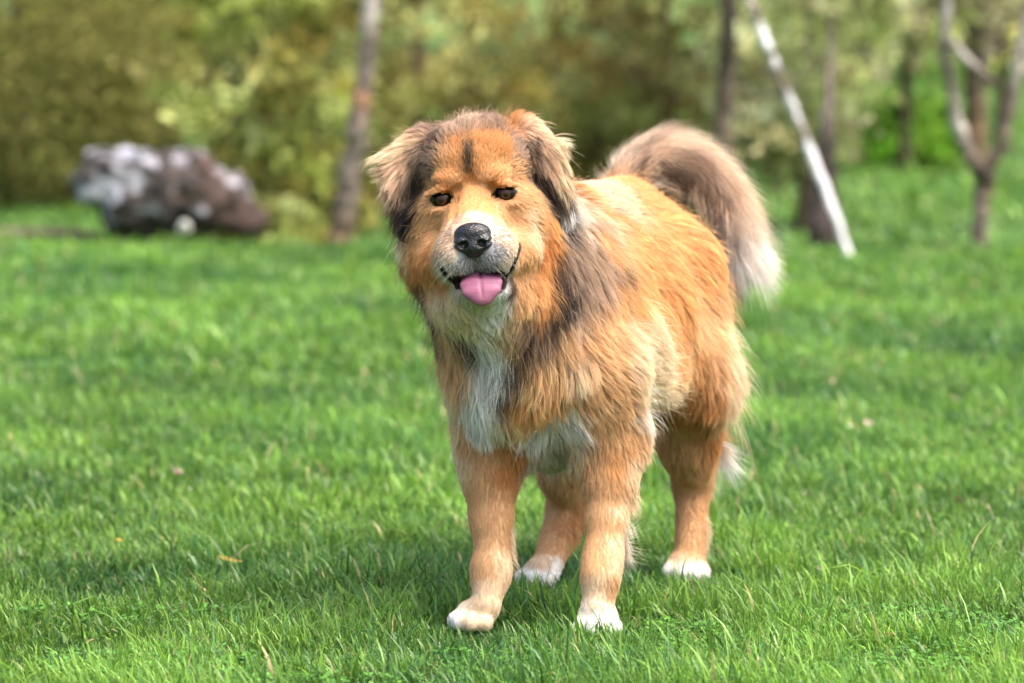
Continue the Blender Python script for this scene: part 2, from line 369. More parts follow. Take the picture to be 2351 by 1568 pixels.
# px, py, colour, length px, (right, down, away), lift
G = [
 # skull
 (1075,295,C_H,38,(0,-1,.2),.5),(1030,312,C_H,32,(-.3,-1,.2),.4),(1125,292,C_G,40,(.2,-1,.2),.5),(1165,295,C_B,34,(.4,-1,.3),.4),(1155,335,C_B,20,(.5,-1,.3),.25),
 (1073,348,C_M,20,(0,-1,.2),.2),(1045,338,C_B,20,(-.2,-1,.3),.2),(1100,332,C_B,20,(.2,-1,.3),.2),(1074,368,C_D,14,(0,-1,.1),.2),(1076,392,C_M,14,(0,-1,.1),.2),(1053,385,C_O,14,(-.1,-1,.1),.2),(1097,383,C_O,14,(.1,-1,.1),.2),(1050,352,C_O,16,(-.1,-1,.1),.2),(1098,350,C_O,16,(.1,-1,.1),.2),(1045,365,C_O,16,(-.3,-1,.1),.2),(1030,355,C_T,16,(-.3,-1,.1),.2),(1108,360,C_O,16,(.3,-1,.1),.2),
 (1125,332,C_B,22,(.4,-1,.1),.2),(1020,400,C_O,14,(-.5,-.8,.1),.2),(1140,390,C_O,14,(.5,-.8,.1),.2),(1052,420,C_T,12,(-.2,-1,0),.2),(1112,412,C_T,12,(.3,-1,0),.2),
 (1040,440,C_B,10,(-.3,-1,0),.2),(1135,428,C_B,10,(.4,-1,0),.2),(1080,430,C_O,12,(0,-1,0),.15),(1078,410,C_B,12,(0,-1,0),.2),
 (985,395,C_G,22,(-.8,.3,.3),.25),(975,430,C_M,22,(-.8,.5,.3),.25),(990,360,C_G,22,(-.8,-.3,.2),.3),(1000,325,C_M,26,(-.5,-.8,.2),.3),
 (1190,345,C_G,22,(.6,-.6,.3),.25),(1212,390,C_G,20,(.8,.1,.3),.25),(1232,430,C_G,20,(.9,.2,.3),.25),(1185,385,C_T,16,(.8,-.3,.2),.2),(1205,425,C_T,16,(.9,0,.2),.2),
 # around eyes and face
 (990,430,C_T,12,(-.8,-.2,.1),.2),(978,470,C_T,16,(-.8,.5,.2),.2),(1015,492,C_T,11,(-.5,.7,.1),.15),(1185,425,C_T,12,(.9,-.2,.1),.2),(1200,460,C_T,14,(.9,.3,.2),.2),(1165,482,C_T,11,(.6,.6,.1),.15),
 (1088,470,C_O,9,(0,-1,.1),.12),(1060,480,C_O,9,(-.3,-.8,.1),.12),(1118,478,C_O,9,(.3,-.8,.1),.12),(1089,500,C_L,8,(0,-1,.1),.12),(1072,507,C_P,8,(-.2,-1,.1),.12),(1106,505,C_P,8,(.2,-1,.1),.12),
 (1045,512,C_P,9,(-.6,-.3,.3),.12),(1138,512,C_P,9,(.7,-.3,.3),.12),(1130,524,C_L,8,(.7,-.2,.3),.12),
 (1000,520,C_T,16,(-.7,.6,.2),.2),(975,540,C_T,22,(-.7,.7,.2),.25),(1010,560,C_T,14,(-.5,.8,.1),.2),(1026,560,C_T,9,(-.6,.5,.3),.12),(1035,590,C_C,10,(-.5,.8,.3),.12),
 (1155,548,C_P,9,(.8,.3,.3),.12),(1170,555,C_C,11,(.8,.5,.2),.15),(1195,510,C_T,14,(.9,.4,.2),.2),(1215,500,C_C,16,(.9,.5,.2),.2),(1225,540,C_C,18,(.8,.6,.2),.2),(1240,500,C_T,22,(.9,.5,.2),.25),
 (1255,560,C_R,30,(.7,.8,.2),.3),(1270,520,C_O,28,(.8,.6,.3),.3),(1245,600,C_B,34,(.3,1,.1),.3),(1215,585,C_T,22,(.4,1,.1),.25),
 (1055,590,C_Y,8,(-.6,.7,.2),.12),(1045,568,C_P,8,(-.8,.3,.3),.12),(1045,612,C_Y,9,(-.5,1,.1),.15),(1075,615,C_Y,8,(-.1,1,0),.15),(1105,615,C_Y,8,(.1,1,0),.15),(1140,600,C_Y,9,(.5,.9,.1),.15),(1138,575,C_Y,8,(.9,.3,.2),.12),
 (1030,622,C_L,11,(-.3,1,.1),.2),(1160,610,C_C,11,(.5,.9,.1),.2),(1055,632,C_L,9,(-.2,1,0),.15),(1150,630,C_L,9,(.3,1,0),.15),
 (960,590,C_R,34,(-.6,.9,.1),.35),(985,610,C_B,28,(-.3,1,.1),.3),(972,655,C_M,38,(-.3,1,.1),.35),(1005,640,C_O,22,(-.1,1,0),.25),(1015,690,C_C,30,(0,1,-.1),.3),(1040,700,C_C,26,(.2,1,-.1),.3),
 (1200,640,C_T,24,(.2,1,0),.3),(1230,650,C_O,34,(.2,1,0),.35),(1205,690,C_T,32,(.1,1,0),.3),(1240,690,C_B,36,(.1,1,0),.35),(1195,605,C_T,16,(.4,1,.1),.2),
 (1160,672,C_W,10,(.3,.9,0),.3),(1176,660,C_M,10,(.4,.9,0),.25),(1100,705,C_L,18,(0,1,-.1),.25),(1140,705,C_W,20,(.1,1,-.1),.25),(1120,735,C_W,34,(.3,1,-.1),.3),(1150,750,C_C,34,(.5,1,-.1),.3),(1065,735,C_C,30,(0,1,-.1),.3),
 # ears
 (885,365,C_C,34,(-1,.1,0),.25),(915,350,C_C,30,(-1,.1,0),.2),(950,325,C_C,30,(-.9,-.1,0),.25),(985,300,C_G,26,(-.8,-.5,.1),.3),(965,310,C_P,32,(-.8,-.4,.1),.3),(905,390,C_P,30,(-.8,.5,0),.2),(935,370,C_P,26,(-.7,.7,0),.2),
 (960,350,C_G,26,(-.6,.8,0),.2),(905,430,C_P,36,(-.5,.9,0),.25),(930,430,C_G,34,(-.3,1,0),.2),(950,420,C_D,34,(-.2,1,0),.2),(960,470,C_K,36,(-.1,1,0),.2),(925,480,C_D,44,(-.3,1,0),.25),(940,500,C_K,44,(-.2,1,0),.25),(968,400,C_D,28,(-.2,1,0),.2),
 (1205,300,C_P,26,(1,-.1,0),.25),(1240,300,C_C,34,(1,0,0),.25),(1275,325,C_C,36,(1,.4,0),.25),(1290,370,C_C,36,(.7,.9,0),.25),(1290,420,C_C,34,(.4,1,0),.25),(1250,340,C_P,30,(.7,.8,0),.2),(1260,380,C_P,30,(.5,1,0),.2),
 (1215,325,C_M,28,(.6,.9,0),.2),(1240,370,C_G,30,(.5,1,0),.2),(1240,400,C_D,30,(.4,1,0),.2),(1265,430,C_D,32,(.4,1,0),.2),(1265,465,C_D,36,(.3,1,0),.2),(1290,470,C_M,38,(.3,1,0),.2),(1285,500,C_D,40,(.3,1,0),.2),(1305,490,C_W,40,(.4,1,0),.3),
 # mane left edge
 (940,560,C_C,46,(-.8,.7,.1),.5),(948,620,C_B,44,(-.5,.9,.1),.45),(968,690,C_D,50,(-.4,1,.1),.45),(985,720,C_D,46,(-.2,1,0),.4),(1000,760,C_M,48,(-.1,1,0),.35),(1030,760,C_T,46,(0,1,-.1),.3),(1060,780,C_M,46,(.1,1,-.1),.3),
 (1000,820,C_T,42,(-.3,1,0),.35),(1010,880,C_C,38,(-.4,1,.1),.4),(1020,950,C_C,30,(-.3,1,.1),.3),(1040,870,C_T,46,(-.1,1,-.1),.3),(1050,950,C_T,34,(-.1,1,0),.3),(1060,830,C_T,46,(0,1,-.1),.3),
 # chest white and dark line
 (1110,790,C_W,60,(.1,1,-.1),.25),(1140,800,C_W,56,(.1,1,-.1),.25),(1145,850,C_W,56,(-.2,1,-.1),.25),(1115,860,C_W,60,(0,1,-.1),.25),(1105,920,C_W,60,(0,1,-.05),.25),(1100,960,C_W,52,(-.1,1,0),.25),(1145,960,C_C,50,(.1,1,0),.25),
 (1200,790,C_M,50,(-.1,1,-.1),.3),(1185,840,C_D,50,(-.3,1,-.1),.25),(1165,900,C_M,46,(-.2,1,-.1),.25),(1200,750,C_G,46,(0,1,-.1),.3),(1175,770,C_T,46,(.1,1,-.1),.3),(1220,880,C_T,46,(-.2,1,-.1),.3),(1190,920,C_O,44,(-.1,1,-.1),.3),
 (1235,820,C_T,54,(.1,1,-.1),.3),(1270,860,C_T,46,(.2,1,-.1),.3),(1250,930,C_O,40,(.1,1,0),.3),(1210,960,C_T,40,(0,1,0),.3),(1290,960,C_W,40,(.4,1,0),.3),(1325,965,C_W,46,(.6,1,0),.3),(1260,980,C_W,40,(.2,1,0),.3),(1215,1010,C_W,38,(.1,1,0),.3),
 (1235,1050,C_L,38,(.1,1,.1),.3),(1280,1050,C_L,38,(.2,1,.1),.3),(1300,1090,C_T,36,(.2,1,.1),.3),(1320,1020,C_C,46,(.5,1,.1),.3),(1350,960,C_T,30,(.5,1,.1),.3),(1340,900,C_T,38,(.4,1,0),.3),(1350,1040,C_T,28,(.4,1,.1),.3),
 # mane right
 (1272,620,C_D,60,(-.1,1,-.1),.35),(1290,660,C_K,60,(-.1,1,-.1),.35),(1265,700,C_D,56,(-.1,1,-.1),.35),(1310,600,C_G,60,(.1,1,-.1),.35),(1330,540,C_H,56,(.1,1,0),.35),(1315,500,C_L,50,(.2,1,0),.35),(1320,450,C_B,50,(.3,1,.1),.35),
 (1370,600,C_H,64,(.2,1,0),.35),(1345,520,C_T,56,(.3,1,0),.3),(1385,560,C_O,56,(.4,1,.2),.3),(1395,680,C_T,64,(.4,1,.1),.3),(1355,660,C_H,64,(.2,1,0),.35),(1320,720,C_H,60,(.3,1,-.1),.3),(1290,760,C_T,60,(.3,1,-.1),.3),(1340,780,C_T,64,(.4,1,0),.3),(1310,820,C_C,60,(.3,1,0),.3),(1350,720,C_T,64,(.4,.9,.1),.3),(1415,640,C_O,60,(.4,1,.2),.3),
 (1370,520,C_P,56,(.4,1,.2),.3),(1400,560,C_T,56,(.5,.9,.3),.3),(1410,600,C_M,56,(.4,1,.2),.3),(1250,740,C_M,56,(.1,1,-.1),.3),(1235,780,C_G,54,(0,1,-.1),.3),
 # shoulder and flank
 (1390,780,C_T,44,(.6,.8,.1),.3),(1400,860,C_T,36,(.7,.7,.2),.3),(1440,760,C_C,56,(.9,.4,.3),.3),(1450,830,C_C,42,(.9,.4,.3),.3),(1470,900,C_C,36,(.8,.7,.3),.25),(1430,920,C_T,28,(.7,.7,.2),.3),(1470,970,C_T,26,(.7,.8,.2),.3),
 (1500,960,C_W,60,(.8,.8,.3),.45),(1440,690,C_O,50,(.7,.7,.4),.25),(1480,760,C_C,56,(.9,.4,.4),.3),(1500,840,C_C,64,(.9,.4,.4),.4),(1515,900,C_C,64,(.8,.7,.3),.4),
 (1460,620,C_O,44,(.4,.8,.5),.22),(1500,680,C_O,44,(.5,.8,.5),.22),(1530,760,C_O,50,(.5,.9,.4),.25),(1550,850,C_T,50,(.3,1,.2),.3),
 (1345,445,C_O,22,(.3,.4,1),.25),(1380,440,C_P,22,(.2,.2,1),.22),(1400,470,C_P,36,(.4,.4,1),.22),(1430,520,C_O,38,(.5,.6,.8),.22),(1430,440,C_P,22,(.1,.1,1),.22),(1480,440,C_O,24,(.2,.2,1),.22),(1500,480,C_O,34,(.5,.5,.7),.22),(1540,460,C_O,34,(.5,.5,.7),.22),
 (1570,540,C_O,36,(.5,.8,.5),.22),(1520,590,C_O,38,(.5,.8,.5),.22),(1600,560,C_O,36,(.6,.8,.4),.22),(1620,620,C_O,38,(.4,.9,.3),.22),(1580,660,C_O,40,(.4,.9,.3),.22),(1640,690,C_T,44,(.4,.9,.2),.3),(1550,700,C_O,44,(.4,.9,.3),.22),
 (1590,740,C_T,46,(.2,1,.2),.3),(1620,760,C_T,50,(.3,1,.1),.3),(1660,760,C_C,50,(.5,1,.1),.28),(1665,830,C_C,56,(.5,1,.1),.28),(1640,830,C_T,42,(.3,1,.1),.25),(1590,830,C_O,32,(.1,1,.1),.22),
 (1600,900,C_B,26,(.1,1,0),.2),(1640,910,C_B,38,(.3,1,0),.25),(1670,890,C_C,60,(.4,1,.1),.28),(1650,960,C_T,40,(.4,1,.1),.25),(1530,900,C_T,24,(.1,1,.1),.2),(1540,960,C_B,22,(0,1,0),.18),(1570,920,C_B,24,(.05,1,0),.18),(1600,970,C_B,22,(.1,1,0),.25),(1630,1000,C_B,24,(.3,1,0),.3),(1560,990,C_T,20,(0,1,0),.18),(1645,1010,C_B,24,(.5,1,.1),.35),
 (1580,1040,C_T,26,(0,1,0),.2),(1620,1080,C_T,30,(.3,1,.1),.35),(1585,1120,C_T,18,(0,1,0),.2),(1570,1200,C_T,16,(0,1,0),.15),(1610,1180,C_T,17,(.5,1,.1),.35),(1580,1260,C_T,16,(0,1,0),.15),(1612,1250,C_T,16,(.6,1,.1),.35),
 (1570,1290,C_C,12,(0,1,-.2),.15),(1575,1312,C_W,9,(0,1,-.3),.15),(1545,1315,C_W,12,(-.3,1,-.3),.15),(1600,1325,C_W,12,(.3,1,-.3),.15),
 # front legs
 (1080,1030,C_T,22,(-.2,1,0),.3),(1060,1060,C_C,22,(-.3,1,0),.35),(1120,1050,C_T,20,(0,1,0),.2),(1160,1030,C_B,24,(.1,1,0),.25),(1190,1040,C_B,24,(.2,1,.1),.3),(1160,1090,C_B,18,(.1,1,0),.2),(1100,1130,C_T,20,(0,1,0),.15),(1145,1150,C_T,20,(0,1,0),.15),
 (1100,1220,C_T,17,(0,1,0),.15),(1130,1220,C_T,16,(0,1,0),.15),(1160,1220,C_T,16,(.1,1,.1),.15),(1100,1290,C_T,16,(0,1,0),.15),(1130,1300,C_T,15,(0,1,0),.15),(1155,1300,C_C,15,(.1,1,.1),.15),(1120,1360,C_C,14,(0,1,-.1),.15),
 (1110,1410,C_C,9,(-.2,1,-.3),.15),(1072,1430,C_C,8,(-.4,1,-.3),.15),(1045,1440,C_W,8,(-.6,.8,-.3),.15),(1105,1438,C_C,8,(-.2,1,-.3),.15),
 (1400,980,C_T,23,(.3,1,.1),.3),(1450,1010,C_T,23,(.5,1,.1),.3),(1370,1060,C_T,22,(.1,1,0),.25),(1420,1070,C_O,22,(.2,1,0),.25),(1450,1080,C_C,22,(.4,1,.1),.25),(1380,1130,C_T,22,(0,1,0),.18),(1415,1140,C_T,24,(.2,1,0),.2),(1370,1200,C_T,17,(0,1,0),.15),
 (1400,1210,C_T,18,(.1,1,0),.15),(1428,1170,C_C,20,(.3,1,.1),.2),(1425,1240,C_C,18,(.3,1,.1),.2),(1418,1290,C_C,17,(.3,1,.1),.2),(1380,1280,C_T,15,(0,1,0),.15),(1360,1290,C_T,15,(-.1,1,0),.15),(1375,1350,C_C,14,(0,1,-.1),.15),(1405,1350,C_T,22,(.5,1,.1),.3),
 (1375,1400,C_C,12,(0,1,-.3),.15),(1375,1435,C_W,8,(0,1,-.3),.15),(1340,1440,C_W,8,(-.3,1,-.3),.15),(1410,1440,C_W,8,(.3,1,-.3),.15),(1375,1408,C_W,10,(0,1,-.3),.15),
 # rear left leg
 (1260,1120,C_T,24,(0,1,0),.25),(1265,1180,C_T,18,(0,1,0),.15),(1300,1180,C_T,20,(.2,1,0),.2),(1320,1200,C_O,30,(.5,1,.1),.35),(1255,1250,C_T,15,(0,1,0),.15),(1245,1290,C_C,14,(-.2,1,-.2),.15),(1225,1320,C_W,9,(-.4,1,-.3),.15),(1200,1345,C_W,12,(-.6,.8,-.3),.15),(1280,1310,C_W,12,(.1,1,-.2),.2),
]
gp, gd, gc, gl, glf = [], [], [], [], []
for (px, py, c, ln, d, lf) in G:
    tgt = Vector(W(px, py, 6.0)); hit = bvh.ray_cast(ray_o, (tgt-ray_o).normalized())
    if hit[0] is None:
        hit = bvh.find_nearest(Vector(W(px, py, 6.5 if px > 1500 else 6.05)))
    gp.append(tuple(hit[0])); gd.append((d[0], d[2], -d[1])); gc.append(c); gl.append(ln*(1.3 if ln >= 26 else (.8 if py > 1100 else 1.))*hit[0].y/F); glf.append(lf)
# the sides the photo does not show
for p, d, c, ln, lf in [((-.10, 6.2, .55), (-.1, .6, -.6), C_O, .03, .25), ((.0, 6.4, .55), (-.1, .8, -.5), C_O, .03, .25), ((.08, 6.6, .5), (-.2, .6, -.8), C_O, .03, .25), ((.05, 6.5, .38), (-.2, .3, -1), C_C, .04, .3),
                        ((.22, 6.85, .5), (0, .4, -1), C_C, .05, .35), ((.22, 6.84, .35), (0, .4, -1), C_C, .06, .35), ((.1, 6.3, .32), (0, .3, -1), C_C, .035, .35), ((.17, 6.5, .37), (0, .3, -1), C_C, .035, .35),
                        ((-.03, 6.25, .72), (-.1, .9, -.3), C_O, .03, .3), ((-.1, 6.15, .68), (-.2, .7, -.6), C_D, .04, .35), ((.06, 6.2, .73), (.1, 1, -.2), C_O, .03, .3)]:
    gp.append(p); gd.append(d); gc.append(c); gl.append(ln); glf.append(lf)
gp = np.array(gp); gd = nrm(np.array(gd)); gc = np.array(gc); gl = np.array(gl); glf = np.array(glf)
def field(P, pw=4, eps=.006):
    oc = np.zeros((len(P), 3)); od = np.zeros((len(P), 3)); ol = np.zeros(len(P)); of = np.zeros(len(P))
    for i in range(0, len(P), 20000):
        q = P[i:i+20000]; d2 = ((q[:, None]-gp[None])**2).sum(-1); w_ = 1/(d2**(pw/2)+eps**pw); w_ /= w_.sum(1, keepdims=True); w6 = w_**1.6; w6 /= w6.sum(1, keepdims=True)
        oc[i:i+20000] = w6@gc; od[i:i+20000] = w_@gd; ol[i:i+20000] = w_@gl; of[i:i+20000] = w_@glf
    return oc, od, ol, of
def lipd(P):
    o = np.full(len(P), 1.); m = np.linalg.norm(P-HO, axis=1) < .25; o[m] = np.linalg.norm(P[m][:, None]-LIPS[None], axis=2).min(1); return o
def hloc(P): return (P-HO)@HR/PXM
# base skin colour
def skincol(P):
    c, _, _, _ = field(P); q = hloc(P)
    for s in (-1, 1):
        e = (np.abs((q[:, 0]-s*72)/38)**1.35+np.abs((q[:, 2]-(q[:, 0]-s*72)*s*.12-1)/20)**1.35+np.abs((q[:, 1]+10)/45)**2)
        m = np.clip((1.12-e)/.3, 0, 1)[:, None]; c = c*(1-m)+np.array((.012, .009, .008))*m
    mo = (np.abs(q[:, 0]-6) < 62) & (q[:, 2] < -168) & (q[:, 2] > -207) & (q[:, 1] < 0) & (q[:, 1] > -196)
    c[mo] = (.03, .014, .013)
    dl = lipd(P); m = np.clip((16*PXM-dl)/(5*PXM), 0, 1)[:, None]; c = c*(1-m)+np.array((.018, .011, .010))*m
    return c
m_skin = attr_mat('dog_skin', .7, .15)
bo = link('body', fast_mesh('body', BV, BQ, m_skin, cols=skincol(BV)*.8), dog)
print('body verts', len(BV))
# roots
TP = np.array([W(*t[:3]) for t in TAIL]); TRp = np.array([px_r(t[3], t[2]) for t in TAIL])
def sample(V, Q, N, N3, dens):
    A = V[Q[:, 0]]; B = V[Q[:, 1]]; C_ = V[Q[:, 2]]; D = V[Q[:, 3]]
    ar = .5*np.linalg.norm(np.cross(C_-A, D-B), axis=1)*dens
    f = rng.choice(len(Q), N, p=ar/ar.sum()); u = rng.random((N, 1)); v = rng.random((N, 1))
    P = (1-u)*(1-v)*A[f]+u*(1-v)*B[f]+u*v*C_[f]+(1-u)*v*D[f]
    q = Q[f]; n = nrm((1-u)*(1-v)*N3[q[:, 0]]+u*(1-v)*N3[q[:, 1]]+u*v*N3[q[:, 2]]+(1-u)*v*N3[q[:, 3]])
    return P, n
KP = 7; SS = np.linspace(0, 1, KP)
def grow(P, n, d, L, lift, curl=0, grav=.15):
    t = nrm(d-(d*n).sum(1, keepdims=True)*n); lf = lift[:, None]
    d0 = nrm(t*np.cos(lf*1.9)+n*np.sin(lf*1.9)); d1 = nrm(t*np.cos(lf*.35)+n*np.sin(lf*.35)+np.array([0, 0, -grav]))
    s = SS[None, :, None]; L = L[:, None, None]
    return P[:, None]+L*(d0[:, None]*(s-.5*s*s)+d1[:, None]*(.5*s*s))
def strands(name, C, cols, rad, parent, m):
    """C (n,KP,3), cols (n,KP,3), rad (n,)"""
    n = len(C); h = bpy.data.hair_curves.new(name); h.add_curves([KP]*n)
    h.points.foreach_set('position', np.ascontiguousarray(C, dtype=np.float32).ravel())
    ra = h.attributes.get('radius') or h.attributes.new('radius', 'FLOAT', 'POINT')
    taper = (1-SS**1.6*.93)[None]*rad[:, None]; ra.data.foreach_set('value', taper.astype(np.float32).ravel())
    a = h.attributes.new('col', 'FLOAT_COLOR', 'POINT')
    a.data.foreach_set('color', np.concatenate([np.clip(cols, .003, .93), np.ones((n, KP, 1))], 2).astype(np.float32).ravel())
    h.materials.append(m); return link(name, h, parent)
def tail_w(P): return np.clip((P[:, 1]-6.83)/.03, 0, 1)*(P[:, 2] > .60)
qv = hloc(BV[BQ[:, 0]]); facew = ((np.abs(qv[:, 0]) < 150) & (np.abs(qv[:, 2]) < 260) & (qv[:, 1] < 130) & (qv[:, 1] > -220))
dens = 1+3.2*facew; dens[BV[BQ[:, 0]][:, 2] < .28] *= 1.6
NH = 460000
P, n = sample(BV, BQ, NH, BN, dens)
q = hloc(P); keep = tail_w(P) < .5
for s in (-1, 1):
    keep &= (np.abs((q[:, 0]-s*72)/34)**1.35+np.abs((q[:, 2]-(q[:, 0]-s*72)*s*.12-1)/16.5)**1.35+np.abs((q[:, 1]+10)/45)**2) > 1
keep &= ~((np.abs(q[:, 0]-6) < 58) & (q[:, 2] < -171) & (q[:, 2] > -204) & (q[:, 1] < -20) & (q[:, 1] > -200))          # mouth
keep &= lipd(P) > 11*PXM
keep &= ~((np.abs(q[:, 0]) < 44-.0*q[:, 2]) & (q[:, 1] < -120) & (q[:, 2] > -132) & (q[:, 2] < -58))                      # under the nose leather
keep &= P[:, 2] > .002
P, n, q = P[keep], n[keep], q[keep]
col, d, L, lf = field(P)
fsc = np.where(np.linalg.norm(q, axis=1) < 260, .0035, .0075)[:, None]
col = field(P+rng.normal(0, 1, P.shape)*fsc)[0]
# clumps: big locks, then small tufts inside them
def knn(P, ci, sc=1.0):
    kd = KDTree(len(ci))
    for i, j in enumerate(ci): kd.insert(P[j], i)
    kd.balance(); return np.array([kd.find(p)[1] for p in P])
dn = nrm(d)
N1, N2 = 3800, 34000
c2 = rng.choice(len(P), N2, replace=False); near2 = knn(P, c2)
c1 = rng.choice(N2, N1, replace=False); P2 = P[c2]; near1 = knn(P2, c1)          # lock of each tuft
wv = np.stack([vnoise(P*np.array([1, 1, 1]), .045, s_) for s_ in (51, 52, 53)], 1)
dn = nrm(dn+wv*.28*np.clip((L-.012)/.02, 0, 1)[:, None])
j1 = c2[c1]; d1_ = nrm(dn[j1]+rng.normal(0, .14, (N1, 3))); L1 = L[j1]*rng.uniform(.9, 1.35, N1); f1 = lf[j1]*rng.uniform(.6, 1.5, N1)
CL1 = grow(P[j1], n[j1], d1_, L1, f1)
d2_ = nrm(dn[c2]*.5+d1_[near1]*.5+rng.normal(0, .10, (N2, 3))); L2 = L[c2]*rng.uniform(.8, 1.25, N2); f2 = lf[c2]*rng.uniform(.6, 1.5, N2)
CL2 = grow(P2, n[c2], d2_, L2, f2); ok1 = ((n[c2]*n[j1][near1]).sum(1) > .6)
k1 = (.42*ok1*np.clip((L[c2]-.008)/.02, 0, 1))[:, None, None]*(SS[None, :, None]**1.5); CL2 = CL2*(1-k1)+CL1[near1]*k1
dd = nrm(dn*.3+d2_[near2]*.7+rng.normal(0, .07, (len(P), 3))); LL = L*rng.uniform(.7, 1.15, len(P))
Cs = grow(P, n, dd, LL, lf*rng.uniform(.7, 1.3, len(P)))
ok2 = ((n*n[c2][near2]).sum(1) > .5)
k2 = (.72*ok2*rng.uniform(.55, 1, len(P)))[:, None, None]*(SS[None, :, None]**1.1)
Cs = Cs*(1-k2)+CL2[near2]*k2
fr = rng.normal(0, 1, (len(P), 3)); C2 = Cs+fr[:, None]*(SS[None, :, None]**2)*LL[:, None, None]*.03
# colour: every lock and tuft has its own shade, root-to-tip depth shading painted in
cv1 = rng.normal(0, 1, N1)[near1][near2]; cv2 = rng.normal(0, 1, N2)[near2]
lng = np.clip((L-.010)/.02, 0.15, 1)
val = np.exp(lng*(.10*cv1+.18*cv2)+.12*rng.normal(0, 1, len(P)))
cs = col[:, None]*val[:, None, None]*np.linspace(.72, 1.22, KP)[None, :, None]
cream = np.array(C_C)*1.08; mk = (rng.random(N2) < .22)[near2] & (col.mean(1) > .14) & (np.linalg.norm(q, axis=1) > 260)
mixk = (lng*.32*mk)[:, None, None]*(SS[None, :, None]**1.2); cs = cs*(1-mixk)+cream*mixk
# pepper muzzle, whisker spots
mz = (np.linalg.norm(q-np.array([0, -150, -110]), axis=1) < 92) & (q[:, 2] < -70)
sp = mz & (rng.random(len(P)) < .35); cs[sp] = np.array((.05, .045, .045)); sp = mz & (rng.random(len(P)) < .3); cs[sp] = np.array((.8, .78, .76))
rad = np.clip(.00016+L*.003, .00018, .00028)
m_hair = hair_mat('dog_hair')
fly = rng.random(len(P)) < .035*np.clip((L-.012)/.02, 0, 1)
C2[fly] = grow(P[fly], n[fly], nrm(dn[fly]+rng.normal(0, .35, (fly.sum(), 3))), L[fly]*rng.uniform(1.1, 1.7, fly.sum()), lf[fly]*2.0)
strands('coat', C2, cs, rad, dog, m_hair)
print('coat', len(P))
# ---- loose feathering on the thigh, hock and forelegs
ft, fc = [], []
for (px, py, Y, sx, sy, n_, ln, dr, c_, sd_) in [(1675, 860, 6.66, 16, 70, 700, 110, (.40, 1, .1), C_C, .16), (1660, 960, 6.66, 14, 45, 520, 95, (.42, 1, .1), C_T, .16), (1652, 1010, 6.66, 12, 30, 480, 110, (.60, 1, .1), C_W, .34),
                                        (1690, 880, 6.66, 12, 34, 60, 200, (.62, 1, .1), C_C, .14), (1628, 1090, 6.70, 8, 40, 160, 60, (.45, 1, .1), C_C, .3), (1440, 1130, 6.08, 9, 60, 300, 60, (.6, 1, .1), C_C, .25), (1420, 1240, 6.04, 8, 55, 300, 58, (.85, .8, .1), C_L, .3),
                                        (1495, 960, 6.25, 16, 30, 420, 75, (.7, 1, .1), C_W, .25), (1500, 880, 6.25, 20, 60, 600, 75, (.75, .7, .2), C_C, .2), (1022, 950, 6.05, 6, 90, 260, 40, (-.5, 1, .1), C_C, .25), (1160, 1250, 6.06, 6, 60, 160, 42, (.5, 1, .1), C_C, .3), (1620, 1220, 6.62, 6, 60, 160, 36, (.8, 1, .1), C_C, .3), (960, 640, 6.0, 12, 70, 260, 46, (-.6, 1, .1), C_D, .25)]:
    s_ = Y/F; p_ = W(px, py, Y)+rng.normal(0, 1, (n_, 3))*np.array([sx, 14, sy])*s_*.6
    k_ = max(4, n_//14); cid = rng.integers(0, k_, n_); base_ = nrm(np.array([dr[0], dr[2], -dr[1]])); dj = nrm(base_+rng.normal(0, sd_, (k_, 3)))[cid]
    cp = p_[rng.integers(0, n_, k_)][cid]; p_ = p_*.35+cp*.65+rng.normal(0, .0025, (n_, 3))
    hp = [bvh.find_nearest(Vector(v)) for v in p_]; nn_ = np.array([tuple(h_[1]) for h_ in hp]); p_ = np.array([tuple(h_[0]) for h_ in hp])
    LL_ = ln*s_*rng.uniform(.5, 1.2, n_)
    ft.append(grow(p_, nn_, nrm(dj+rng.normal(0, .05, (n_, 3))), LL_, np.full(n_, .42), grav=.25)+(rng.normal(0, 1, (k_, 3))[cid])[:, None]*(SS[None, :, None]**2)*LL_[:, None, None]*.10)
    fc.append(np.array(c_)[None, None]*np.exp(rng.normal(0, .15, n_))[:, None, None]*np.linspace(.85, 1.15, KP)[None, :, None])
strands('feathering', np.concatenate(ft), np.concatenate(fc), np.full(sum(len(x) for x in ft), .00024), dog, m_hair)
# whiskers and stray brow hairs
wp = []
for sx in (-1, 1):
    for k in range(22):
        h_ = bvh.ray_cast(Vector(H(sx*rng.uniform(25, 62), -260, rng.uniform(-165, -105))), Vector(HR@np.array([0, 1., 0])))
        if h_[0] is not None: wp.append((np.array(h_[0]), nrm(HR@np.array([sx*rng.uniform(.7, 1.3), rng.uniform(-.5, .3), rng.uniform(-.8, .1)])), rng.uniform(.018, .045)))
wa = np.array([x[0] for x in wp]); wb = np.array([x[1] for x in wp]); wl = np.array([x[2] for x in wp])[:, None, None]; s__ = SS[None, :, None]
wc = wa[:, None]+wl*(wb[:, None]*s__+np.array([0, 0, -.45])*s__*s__)
strands('whisker', wc, np.tile(np.array([.55, .5, .45]), (len(wp), KP, 1))*np.where(rng.random(len(wp)) < .5, 1, .12)[:, None, None], np.full(len(wp), .00022), dog, m_hair)
